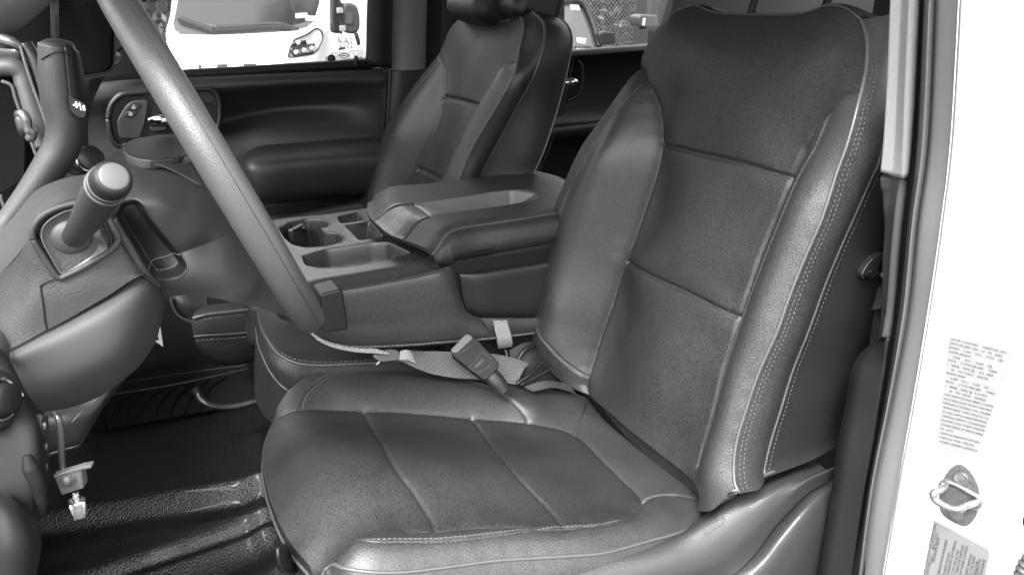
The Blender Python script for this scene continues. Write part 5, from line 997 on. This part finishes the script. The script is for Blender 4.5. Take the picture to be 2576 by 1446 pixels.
# loose trim and straps in the gap between cushion and backrest
gp = thing('cable_strap', 'thin dark straps tucked into the gap beside the driver backrest', 'strap', tuple(onY(1330, 930, 1.10)))
for pts, r in (([(1300,965,1.075),(1330,945,1.08),(1350,925,1.09),(1372,905,1.10)], .004), ([(1310,968,1.07),(1345,950,1.075),(1380,930,1.08)], .003), ([(1303,905,1.13),(1320,880,1.135),(1345,868,1.14)], .004), ([(1270,880,1.14),(1275,890,1.135),(1272,905,1.13)], .003)):
    v, f = tube(prow(pts), r, 8, 24); obj('strap', v, f, PLASTIC_DK, gp)
v, f = patch([prow(r) for r in [[(1280,880,1.16),(1330,860,1.16),(1400,880,1.16)],[(1290,930,1.14),(1340,910,1.14),(1420,930,1.14)],[(1300,985,1.10),(1360,970,1.10),(1450,990,1.10)]]], 16, 16); obj('gap_cover', v, f, LEATHER_DK, gp)
v, f = patch([prow(r) for r in [[(1318,972,1.06),(1370,958,1.06),(1430,965,1.06)],[(1340,985,1.05),(1390,975,1.05),(1450,990,1.05)]]], 16, 8); obj('seat_side_tab', v, f, LEATHER, gp)
# shoulder belt behind the near pillar
sb = thing('driver_shoulder_belt', 'black driver shoulder belt with guide, partly hidden behind the near pillar', 'seat belt', tuple(onY(2215, 700, .70)))
v, f = ribbon([prow([(2238,430,.70),(2234,560,.70),(2227,650,.70),(2222,680,.70)]), prow([(2300,430,.66),(2290,560,.66),(2282,650,.66),(2270,680,.66)])], nu=40, nv=10); obj('upper_webbing', v, f, WEBD, sb, solid=.0015)
v, f = ribbon([prow([(2208,705,.70),(2202,740,.69),(2198,770,.69),(2192,815,.69),(2186,860,.69),(2180,905,.69)]), prow([(2262,705,.66),(2260,740,.65),(2255,770,.65),(2248,815,.65),(2240,860,.65),(2232,905,.65)])], nu=60, nv=10); obj('lower_webbing', v, f, WEBD, sb, solid=.0015)
v, f = ribbon([prow([(2206,712,.695),(2200,745,.685),(2190,780,.68)]), prow([(2262,705,.655),(2256,735,.645),(2250,765,.64)])], nu=20, nv=8); obj('webbing_fold', v, f, mat('webbing_sheen', .05, .5, bump=('weave', 105, .9, .0014), pores=.45), sb, solid=.002)
gq = [(2168,690),(2178,672),(2196,650),(2215,640),(2260,640),(2260,652),(2216,660),(2210,676),(2208,696),(2192,700),(2176,692),(2174,704),(2169,700)]
v, f = prism([onY(x, y, .67) for x, y in gq], (.004, .012, 0)); gd = obj('belt_guide', v, f, mat('guide_black', .02, .3), sb, smooth=False, bevel=.002, seg=3)
v, f = tube([onY(2190,684,.668), onY(2190,684,.664)], .0022, 14); obj('guide_pin', v, f, BLACK, gd)
v, f = tube(prow([(2216,692,.672),(2235,686,.67),(2262,682,.665)]), [.005, .0055, .0055], 12, 12); obj('guide_bar', v, f, STEEL, gd)
# side trim of the driver seat with its recliner cover
AB = mat('shield_plastic', .03, .36, bump=('leather', 500, .5, .0008), spec=.55, rmottle=.04)
rows = [[(1300,1470,.70),(1400,1425,.70),(1500,1396,.70),(1620,1372,.70),(1700,1342,.70),(1770,1296,.70),(1830,1245,.70),(1900,1218,.71),(1975,1184,.725),(2050,1154,.75)],
        [(1320,1480,.672),(1420,1440,.672),(1520,1408,.672),(1640,1380,.672),(1720,1350,.672),(1790,1306,.672),(1850,1262,.672),(1915,1230,.675),(1985,1196,.685),(2062,1166,.71)],
        [(1350,1500,.655),(1460,1462,.655),(1570,1432,.655),(1680,1400,.655),(1760,1372,.655),(1830,1325,.655),(1880,1285,.655),(1940,1243,.655),(2005,1208,.662),(2078,1180,.685)],
        [(1400,1520,.645),(1520,1490,.645),(1630,1462,.645),(1730,1432,.645),(1810,1402,.645),(1870,1352,.645),(1912,1310,.646),(1962,1262,.648),(2020,1212,.652),(2098,1175,.665)],
        [(1450,1560,.655),(1560,1535,.655),(1680,1500,.655),(1775,1470,.655),(1850,1440,.655),(1905,1385,.655),(1940,1335,.655),(1985,1285,.655),(2035,1238,.66),(2105,1200,.67)]]
v, f = patch([prow(r) for r in rows], 120, 50); sh = obj('side_shield', v, f, AB, seat)
rows = [[(1600,1530,.668),(1720,1490,.668),(1820,1450,.668),(1890,1395,.668),(1940,1335,.668),(1990,1280,.668),(2040,1235,.672),(2110,1200,.69)],
        [(1640,1550,.65),(1760,1512,.65),(1850,1478,.648),(1915,1420,.642),(1965,1355,.64),(2010,1300,.64),(2055,1255,.648),(2116,1225,.675)],
        [(1700,1580,.648),(1820,1545,.646),(1900,1510,.642),(1960,1450,.636),(2005,1385,.634),(2040,1330,.635),(2076,1285,.645),(2118,1255,.672)],
        [(1780,1620,.665),(1900,1580,.662),(1985,1535,.658),(2040,1470,.652),(2070,1400,.65),(2085,1345,.65),(2100,1305,.658),(2120,1280,.68)]]
v, f = patch([prow(r) for r in rows], 80, 50); obj('recliner_cover', v, f, AB, sh)
fr = rounded([onP(x, y, onY(1797, 1318, .6535), (.1, -.9, .45)) for x, y in [(1768,1328),(1812,1296),(1824,1304),(1820,1314),(1778,1344),(1770,1338)]], .003); v, f = tube(np.vstack([fr, fr[:1]]), .0005, 6); obj('badge_frame', v, f, PLASTIC_MID, sh)
p_ = onY(1797, 1322, .653); nA = np.array([.1, -.9, .45]); nA /= np.linalg.norm(nA); a_, b_ = onP(1776, 1341, p_, nA), onP(1822, 1309, p_, nA); xd = (b_ - a_) / np.linalg.norm(b_ - a_); yd = np.cross(nA, xd); v, f = text_mesh('AIRBAG', .0075, a_, xd, yd, .0006); obj('airbag_lettering', v, f, mat('emboss_dark', .07, .45), sh, smooth=False)
rows = [[(690,1378,.80),(700,1372,.81),(712,1366,.83)],[(691,1400,.795),(703,1398,.80),(720,1392,.83)],[(700,1424,.795),(712,1426,.80),(730,1420,.83)],[(714,1442,.80),(722,1444,.81),(738,1440,.83)]]
v, f = patch([prow(r) for r in rows], 12, 20); obj('adjust_lever', v, f, mat('lever_black', .006, .4, spec=.3), seat, solid=.006)
v, f = box((.42, .9, .90), .50, .40, .20); obj('seat_base', v, f, BLACK, seat, smooth=False, bevel=.02)
# seat rail bar under the centre seat
tr = thing('seat_rail', 'curved steel seat adjustment bar low in the footwell', 'rail', tuple(onY(580, 1005, 1.6)))
v, f = tube(prow([(497,988,1.58),(505,1003,1.575),(520,1014,1.57),(560,1022,1.57),(600,1019,1.57),(645,1008,1.57)]), .0065, 10, 50); obj('bar', v, f, mat('bar_steel', .12, .28, metal=.8), tr)
v, f = tube(prow([(490,975,1.59),(500,990,1.585),(512,1008,1.58)]), .011, 10, 20); obj('bar_end', v, f, BLACK, tr)
# dangling module on its cable
cm = thing('dangling_module', 'small grey module with metal plug dangling on a thin black cable', 'module', tuple(onY(180, 1200, .62)))
v, f = tube(prow([(136,1040,.64),(146,1050,.635),(153,1080,.632),(155,1120,.63),(156,1160,.628),(160,1185,.625),(168,1200,.618)]), .0026, 12, 60); obj('cable', v, f, mat('cable_black', .015, .25), cm)
mA = np.eye(3)
GR = mat('module_grey', .055, .5, bump=('noise', 1500, .4, .0005))
v, f = prism([onY(x, y, .618) for x, y in [(136,1201),(205,1181),(211,1228),(154,1246)]], (.003, .011, -.001)); mb = obj('module_body', v, f, GR, cm, smooth=False, bevel=.0014, seg=3)
v, f = prism([onY(x, y, .617) for x, y in [(134,1196),(206,1174),(230,1170),(230,1177),(206,1182),(136,1202)]], (.002, .008, -.001)); obj('mounting_flange', v, f, GR, mb, smooth=False, bevel=.0006)
q0 = onY(170, 1207, .618); dq = (q0 - onY(160, 1186, .624)); dq /= np.linalg.norm(dq)
ax_ = np.array([-.25, -.85, .45])
for t in (0, .0022, .0044): v, f = tube([q0 - ax_ * .001 + ax_ * t, q0 - ax_ * .001 + ax_ * (t + .0016)], .0052 - t * .3, 18); obj('strain_relief', v, f, PLASTIC_MID, mb)
j0 = onY(188, 1240, .63); j1 = onY(193, 1258, .63); j2 = onY(201, 1297, .63)
v, f = tube([j0, j1], .0030, 16, 6); obj('plug_pin', v, f, CHROME, cm)
v, f = tube([j1, j1 * .9 + j2 * .1, j2], [.0062, .0062, .0048], 20, 12); jk = obj('plug_sleeve', v, f, STEEL, cm)
for s_ in (-1, 1):
    o_ = mA[0] * .0045 * s_ + np.array([0, -.004, 0]); v, f = tube([j1 + o_ * 1.1, j2 + o_ * .75], .0012, 6); obj('plug_rib', v, f, CHROME, jk)
# paper tag below the column
tgp = thing('paper_tag', 'small white paper tag corner poking out behind the knee cover', 'tag', tuple(onY(400, 850, .96)))
v, f = patch([prow(r) for r in [[(399,818,.95),(401,820,.95),(403,823,.95)],[(392,838,.945),(399,840,.948),(406,845,.95)],[(384,858,.94),(396,862,.945),(410,872,.95)]]], 10, 16); obj('paper', v, f, mat('paper', .6, .6), tgp, solid=.0006)
v, f = tube(prow([(391,845,.943),(395,848,.942),(397,855,.942)]), .0014, 6, 8); obj('print_mark', v, f, INK, tgp)
# ================================================================ outside
asph = mat('asphalt', .06, .85, bump=('noise', 60, .6, .01), mottle=.25, mscale=3)
v, f = prism([(-60, -60, 0), (70, -60, 0), (70, 90, 0), (-60, 90, 0)], (0, 0, -.05)); tag(obj('ground', v, f, asph, smooth=False), kind='structure')
VY_ = 7.6
van = thing('white_van', 'white delivery van facing the pickup, seen through the far front window', 'van', (2.2, 8.6, 0))
VP = mat('van_paint', .80, .22, spec=.5, coat=.4); DKG = mat('van_glass', .012, .08, spec=.35); VBK = mat('van_black', .005, .5, spec=.3)
# bonnet and nose
rows = [[(418,84,8.3),(450,84,8.32),(620,80,8.36),(760,70,8.34),(815,48,8.3)],
        [(424,98,8.0),(455,98,8.0),(620,92,8.02),(755,82,8.0),(818,58,8.05)],
        [(432,130,7.72),(460,130,7.70),(620,128,7.70),(740,125,7.72),(790,112,7.8)],
        [(440,160,7.60),(470,160,7.58),(620,157,7.57),(730,152,7.6),(780,148,7.7)],
        [(445,200,7.56),(470,200,7.54),(620,198,7.53),(730,192,7.56),(790,190,7.66)],
        [(445,330,7.56),(470,330,7.54),(620,330,7.53),(730,330,7.56),(800,330,7.66)]]
v, f = patch([prow(r) for r in rows], 60, 70); body = obj('bonnet', v, f, VP, van)
# cabin front and side behind the windscreen
rows = [[(436,-140,9.0),(455,-140,9.0),(620,-150,9.0),(800,-140,9.0),(850,-140,9.1),(960,-140,9.7),(1100,-140,10.8)],
        [(434,-30,8.7),(448,-30,8.9),(620,-32,9.0),(812,-30,8.9),(850,-30,8.85),(960,-30,9.6),(1100,-30,10.8)],
        [(428,40,8.5),(440,45,8.7),(620,50,8.8),(815,40,8.7),(850,35,8.7),(960,35,9.5),(1100,35,10.8)],
        [(418,86,8.3),(440,88,8.3),(620,82,8.36),(812,62,8.3),(835,60,8.5),(960,60,9.5),(1100,60,10.8)],
        [(430,150,8.2),(470,150,8.1),(620,150,8.1),(770,150,7.85),(830,150,8.3),(960,150,9.5),(1100,150,10.8)],
        [(440,330,8.2),(470,330,8.1),(620,330,8.1),(770,330,7.85),(840,330,8.3),(960,330,9.5),(1100,330,10.8)]]
v, f = patch([prow(r) for r in rows], 80, 60); obj('body', v, f, VP, van)
scr = [(468,-90),(452,-20),(440,40),(436,62),(440,76),(452,83),(520,86),(620,84),(720,78),(770,66),(792,48),(804,10),(812,-40),(815,-90)]
v, f = prism([onP(x, y, onY(620, 40, 8.25), (0, -.86, .5)) for x, y in scr], (0, .02, -.01)); ws = obj('windscreen', v, f, DKG, van, smooth=False)
onW = lambda x, y, up=.004: onP(x, y, onY(620, 40, 8.25) + np.array([0, -.86, .5]) * up, (0, -.86, .5))
v, f = prism([onW(*p, .003) for p in [(438,64),(444,52),(560,64),(640,70),(740,64),(788,50),(790,54),(772,68),(722,80),(620,86),(520,88),(450,85)]], (0, .01, -.006)); obj('cowl', v, f, mat('cowl_grey', .012, .6), ws, smooth=False)
for pts in ([(447,47),(480,57),(520,70),(536,75)], [(536,70),(600,68),(700,62),(752,76)]):
    v, f = tube([onW(x, y, .05) for x, y in pts], .024, 8, 30); obj('wiper', v, f, VBK, ws)
for q in ([(744,35),(772,34),(773,44),(744,46)], [(770,41),(792,42),(790,52),(768,51)]):
    v, f = prism([onW(x, y, .006) for x, y in q], (0, .002, 0)); obj('paper_sticker', v, f, mat('sticker_white', .7, .6), ws, smooth=False)
# reflected boughs are real: pale building strips behind the glass stay out; louvres on the bonnet
def onBn(x, y): return onP(x, y, onY(620, 98, 7.86), (0, -.45, .89))
V_ = []
for i in range(15): x = 505 + i * 5.9; V_.append(prism([onBn(x, 104 - i * .35), onBn(x + 2.4, 104 - i * .35), onBn(x + 5, 96.5 - i * .35), onBn(x + 2.6, 96.5 - i * .35)], (0, -.01, .02)))
for i in range(15): x = 606 + i * 5.9; V_.append(prism([onBn(x, 99.5 - i * .4), onBn(x + 2.4, 99.5 - i * .4), onBn(x + 5, 92 - i * .4), onBn(x + 2.6, 92 - i * .4)], (0, -.01, .02)))
v, f = merge(*V_); obj('bonnet_louvre', v, f, mat('louvre_grey', .03, .6), body, smooth=False)
for q in ([(499,164),(507,163),(507,171),(499,172)], [(545,162),(572,161),(573,172),(547,173)], [(612,161),(645,160),(646,170),(614,171)], [(664,166),(735,158),(735,164),(668,172)]):
    v, f = prism([onY(x, y, 7.54) for x, y in q], (0, .05, 0)); obj('grille_bar', v, f, mat('grille_grey', .035, .5), van, smooth=False)
hl = rounded([onP(x, y, onY(770, 110, 7.62), (.5, -.86, 0)) for x, y in [(724,146),(730,118),(740,100),(770,88),(796,70),(810,78),(812,95),(800,125),(788,136)]], .03)
LENS = mat('lens', .36, .1, spec=.5, mottle=.25, mscale=14); v, f = prism(hl, (0, .06, 0)); hd = obj('headlight', v, f, LENS, van, smooth=False, bevel=.01)
v, f = tube(np.vstack([hl, hl[:1]]), .010, 8); obj('headlight_rim', v, f, mat('lens_dark', .012, .3), hd)
for q in ([(733,112),(768,104),(770,110),(732,120)], [(732,124),(770,116),(790,112),(786,134),(740,140)]):
    qq = [onP(x, y, onY(770, 110, 7.60), (.5, -.86, 0)) for x, y in q]; v, f = tube(np.vstack([qq, qq[:1]]), .012, 8); obj('lamp_frame', v, f, MATS['lens_dark'], hd)
for x, y in ((748,108),(762,127),(782,122),(742,132)):
    c = onP(x, y, onY(770, 110, 7.6), (.5, -.86, 0)); v, f = tube([c, c + np.array([.01, -.02, 0])], .02, 16); obj('lamp_unit', v, f, mat('lamp_glint', .6, .2, metal=.3), hd)
# small side lamp corner on the left
v, f = prism([onY(x, y, 7.9) for x, y in [(424,92),(440,110),(450,130),(450,158),(444,155),(430,120)]], (0, .05, 0)); obj('headlight', v, f, LENS, van, smooth=False, bevel=.01)
# door mirror
MY = 7.9
v, f = prism(rounded([onY(x, y, MY) for x, y in [(836,-10),(858,-10),(862,30),(862,72),(858,86),(838,84),(835,40)]], .03), (0, .12, 0)); mr_ = obj('door_mirror', v, f, VBK, van, smooth=False, bevel=.02)
v, f = prism(rounded([onY(x, y, MY - .06) for x, y in [(864,8),(880,6),(900,14),(906,40),(907,70),(900,84),(885,87),(868,82),(863,50)]], .04), (0, .14, 0)); obj('mirror_head', v, f, mat('mirror_grey', .012, .5), mr_, smooth=False, bevel=.03, seg=3)
v, f = prism(rounded([onY(x, y, MY - .08) for x, y in [(866,30),(886,32),(888,60),(868,60)]], .02), (0, .03, 0)); obj('mirror_panel', v, f, mat('mirror_panel', .022, .5), mr_, smooth=False)
for y in (27, 72): v, f = box(onY(855 + (y - 27) * .15, y, MY - .09), .055, .05, .05); obj('mirror_bracket', v, f, mat('bracket_pale', .12, .5), mr_, smooth=False, bevel=.006)
v, f = tube([onY(895,84,MY - .05), onY(900,100,MY - .05), onY(903,114,MY - .05)], [.02, .022, .016], 8, 10); obj('mirror_tail', v, f, VBK, mr_)
v, f = tube([onY(846,-40,MY - .06), onY(857,30,MY - .06), onY(858,86,MY - .06)], .012, 8, 16); obj('mirror_arm', v, f, VBK, mr_)
v, f = prism([onY(x, y, 9.3) for x, y in [(908,-60),(960,-60),(960,26),(918,36),(908,24)]], (.1, .1, 0)); obj('side_window', v, f, DKG, van, smooth=False)
V_ = [text_mesh("R AT", .085, onY(848, 108, 8.25), (1, .3, -.12), (0, .1, 1), .01), text_mesh("2022", .085, onY(851, 119, 8.25), (1, .3, -.12), (0, .1, 1), .01)]
v, f = merge(*V_); obj('side_lettering', v, f, INK, van, smooth=False)
v, f = prism([onY(x, y, 8.25) for x, y in [(852,121),(868,119),(869,125),(853,127)]], (0, .01, 0)); obj('side_badge', v, f, INK, van, smooth=False)
v, f = prism([onY(x, y, 7.85) for x, y in [(780,175),(930,150),(960,200),(790,210)]], (0, .3, 0)); obj('bumper', v, f, VBK, van, smooth=False)
for x in (520, 800):
    c = onY(x, 330, 8.4); c[2] = .36; v, f = tube([c - [.12, 0, 0], c + [.12, 0, 0]], .36, 28); obj('wheel', v, f, BLACK, van)
# dark hatchback behind the rear door window
hb = thing('dark_hatchback', 'dark parked hatchback, its bright sloping windscreen showing right of the passenger seat', 'car', (5.2, 7.6, 0))
HY = 6.6
sp = [onP(x, y, onY(1440, 60, HY), (-.2, -.9, .35)) for x, y in [(1385,-20),(1395,8),(1462,8),(1478,40),(1497,108),(1492,116),(1440,118),(1385,118)]]
v, f = prism(sp, (0, .03, 0)); gl_ = obj('windscreen', v, f, mat('pale_screen', .03, .06, spec=.5), hb, smooth=False)
v, f = tube([onP(x, y, onY(1440, 60, HY - .03), (-.2, -.9, .35)) for x, y in [(1380,2),(1455,3),(1470,12),(1486,45),(1504,100),(1508,118)]], .03, 8, 50); obj('roof_frame', v, f, VBK, hb)
for q in ([(1433,12),(1455,13),(1459,26),(1437,25)], [(1451,96),(1474,98),(1472,109),(1453,109)]):
    v, f = prism([onP(x, y, onY(1440, 60, HY - .012), (-.2, -.9, .35)) for x, y in q], (0, .004, 0)); obj('paper_sticker', v, f, mat('sticker_white', .7, .6), gl_, smooth=False)
for i in range(26):      # twigs mirrored in the screen are modelled as bare boughs standing behind the fence instead; here the dark defroster lines
    pass
rows = [[(1300,118,HY-.1),(1440,120,HY-.15),(1510,119,HY)],[(1300,150,HY-.8),(1440,150,HY-.9),(1520,150,HY-.6)],[(1300,300,HY-.9),(1440,300,HY-1),(1530,300,HY-.7)]]
v, f = patch([prow(r) for r in rows], 20, 20); obj('bonnet', v, f, mat('dark_paint', .008, .25), hb)
v, f = prism(rounded([onY(x, y, HY - .2) for x, y in [(1507,86),(1520,80),(1548,82),(1551,110),(1530,114),(1510,113)]], .02), (0, .15, 0)); obj('door_mirror', v, f, VBK, hb, smooth=False, bevel=.02)
# dark pickup further right with its mirror
dp = thing('dark_pickup', 'dark parked pickup with square door mirror, beside the chain-link fence', 'pickup', (7.0, 7.8, 0))
v, f = prism([onY(x, y, 7.2) for x, y in [(1648,-40),(1670,-40),(1650,60),(1640,160),(1625,160),(1632,70)]], (.2, .2, 0)); obj('windscreen_post', v, f, mat('pickup_grey', .012, .4), dp, smooth=False)
v, f = prism([onY(x, y, 7.6) for x, y in [(1660,-40),(1800,-40),(1800,200),(1630,200),(1645,80)]], (0, .4, 0)); obj('cab', v, f, DKG, dp, smooth=False)
v, f = prism(rounded([onY(x, y, 7.0) for x, y in [(1605,42),(1620,37),(1656,39),(1658,64),(1640,72),(1608,66)]], .03), (0, .18, 0)); pm = obj('door_mirror', v, f, mat('pickup_mirror', .022, .4), dp, smooth=False, bevel=.02)
v, f = prism([onY(x, y, 6.985) for x, y in [(1619,46),(1625,46),(1622,66),(1616,64)]], (0, .01, 0)); obj('mirror_glint', v, f, mat('glint_white', .25, .3), pm, smooth=False)
v, f = tube([onY(1660,66,7.1), onY(1610,70,7.1)], .02, 8); obj('mirror_arm', v, f, VBK, dp)
# chain-link fence
cf_ = thing('chain_link_fence', 'galvanised chain-link fence in front of dark hedge', 'fence', (6.6, 9.6, 0))
FYY = 9.6; a_ = onY(1440, 130, FYY); b_ = onY(1720, 0, FYY); x0, x1 = a_[0], b_[0] + .3; z0, z1 = a_[2] - .1, 1.74; cell = .044; V_ = []
xs = x0 - (z1 - z0)
while xs < x1:
    for s_ in (1, -1):
        p = np.array([xs if s_ > 0 else xs + (z1 - z0), FYY + .002 * s_, z0]); q = np.array([xs + (z1 - z0) if s_ > 0 else xs, FYY + .002 * s_, z1]); V_.append(tube([p, q], .0035, 4, cap=False))
    xs += cell * 1.41
v, f = merge(*V_); obj('mesh', v, f, mat('galvanised', .08, .5), cf_)
v, f = tube([(x0 - .6, FYY, 1.76), (x1 + .5, FYY, 1.76)], .03, 10); obj('top_rail', v, f, mat('rail_pale', .14, .5), cf_)
for x in (x0 - .4, x1): v, f = tube([(x, FYY + .03, 0), (x, FYY + .03, 1.8)], .03, 10); obj('post', v, f, MATS['galvanised'], cf_)
# hedge: real leaf faces in a volume
def leaves(n, lo, hi, size):
    c = rng.uniform(lo, hi, (n, 3)); t = rng.normal(size=(n, 3)); t /= np.linalg.norm(t, axis=1)[:, None]; u = np.cross(t, rng.normal(size=(n, 3))); u /= np.linalg.norm(u, axis=1)[:, None]
    s = rng.uniform(.5, 1.2, (n, 1)) * size; V = np.stack([c - t * s, c + u * s * .45, c + t * s, c - u * s * .45], 1).reshape(-1, 3); F = np.arange(4 * n).reshape(-1, 4); return V, F
hg = thing('hedge', 'dark leafy hedge behind the chain-link fence', 'hedge', (6.8, 11, 0))
LEAF = mat('leaf', .022, .5, mottle=.5, mscale=3); v, f = leaves(9000, (4.5, 10.4, 0), (10.5, 11.6, 2.6), .06); obj('foliage', v, f, LEAF, hg, smooth=False)
v, f = box((7.5, 12, 1.2), 8, .5, 2.6); obj('hedge_core', v, f, mat('hedge_core', .003, .9), hg, smooth=False)
tr_ = thing('dark_tree', 'dark leafy tree standing left of the white van', 'tree', (.2, 10.2, 0))
v, f = leaves(6000, (-2.2, 9.6, .2), (1.55, 11, 3.2), .09); obj('crown', v, f, mat('leaf_dark', .006, .6, mottle=.5, mscale=2), tr_, smooth=False)
v, f = tube([(.2, 10.2, 0), (.25, 10.2, 1.2), (.3, 10.3, 2.2)], [.16, .12, .06], 12); obj('trunk', v, f, mat('bark', .006, .9), tr_)
bw = thing('dark_wall', 'dark building wall far behind the van and tree', 'wall', (3, 14, 0))
v, f = box((2, 14, 1.6), 26, .3, 3.2); obj('wall_face', v, f, mat('wall_dark', .006, .9, mottle=.4, mscale=1), bw, smooth=False)

ot = thing('overhanging_tree', 'leafy tree whose boughs are mirrored in the white van windscreen', 'tree', (6.6, 4.4, 0))
cl_ = [leaves(450, np.array(c) - r, np.array(c) + r, .09) for c, r in (((4.0, 5.2, 5.6), .5), ((4.6, 4.8, 6.2), .7), ((3.5, 5.0, 6.2), .5), ((5.2, 4.6, 6.6), .8), ((2.9, 5.1, 6.0), .35), ((4.4, 4.2, 7.2), .8), ((5.8, 4.4, 7.0), .9))]
v, f = merge(*cl_); obj('crown', v, f, MATS['leaf_dark'], ot, smooth=False)
v, f = merge(tube([(6.6, 4.4, 0), (6.6, 4.4, 4), (6.3, 4.4, 6.4)], [.22, .18, .10], 12), tube([(6.5, 4.4, 5), (5.2, 4.7, 6.2), (3.6, 5.1, 6.0)], [.09, .06, .02], 8)); obj('trunk', v, f, MATS['bark'], ot)
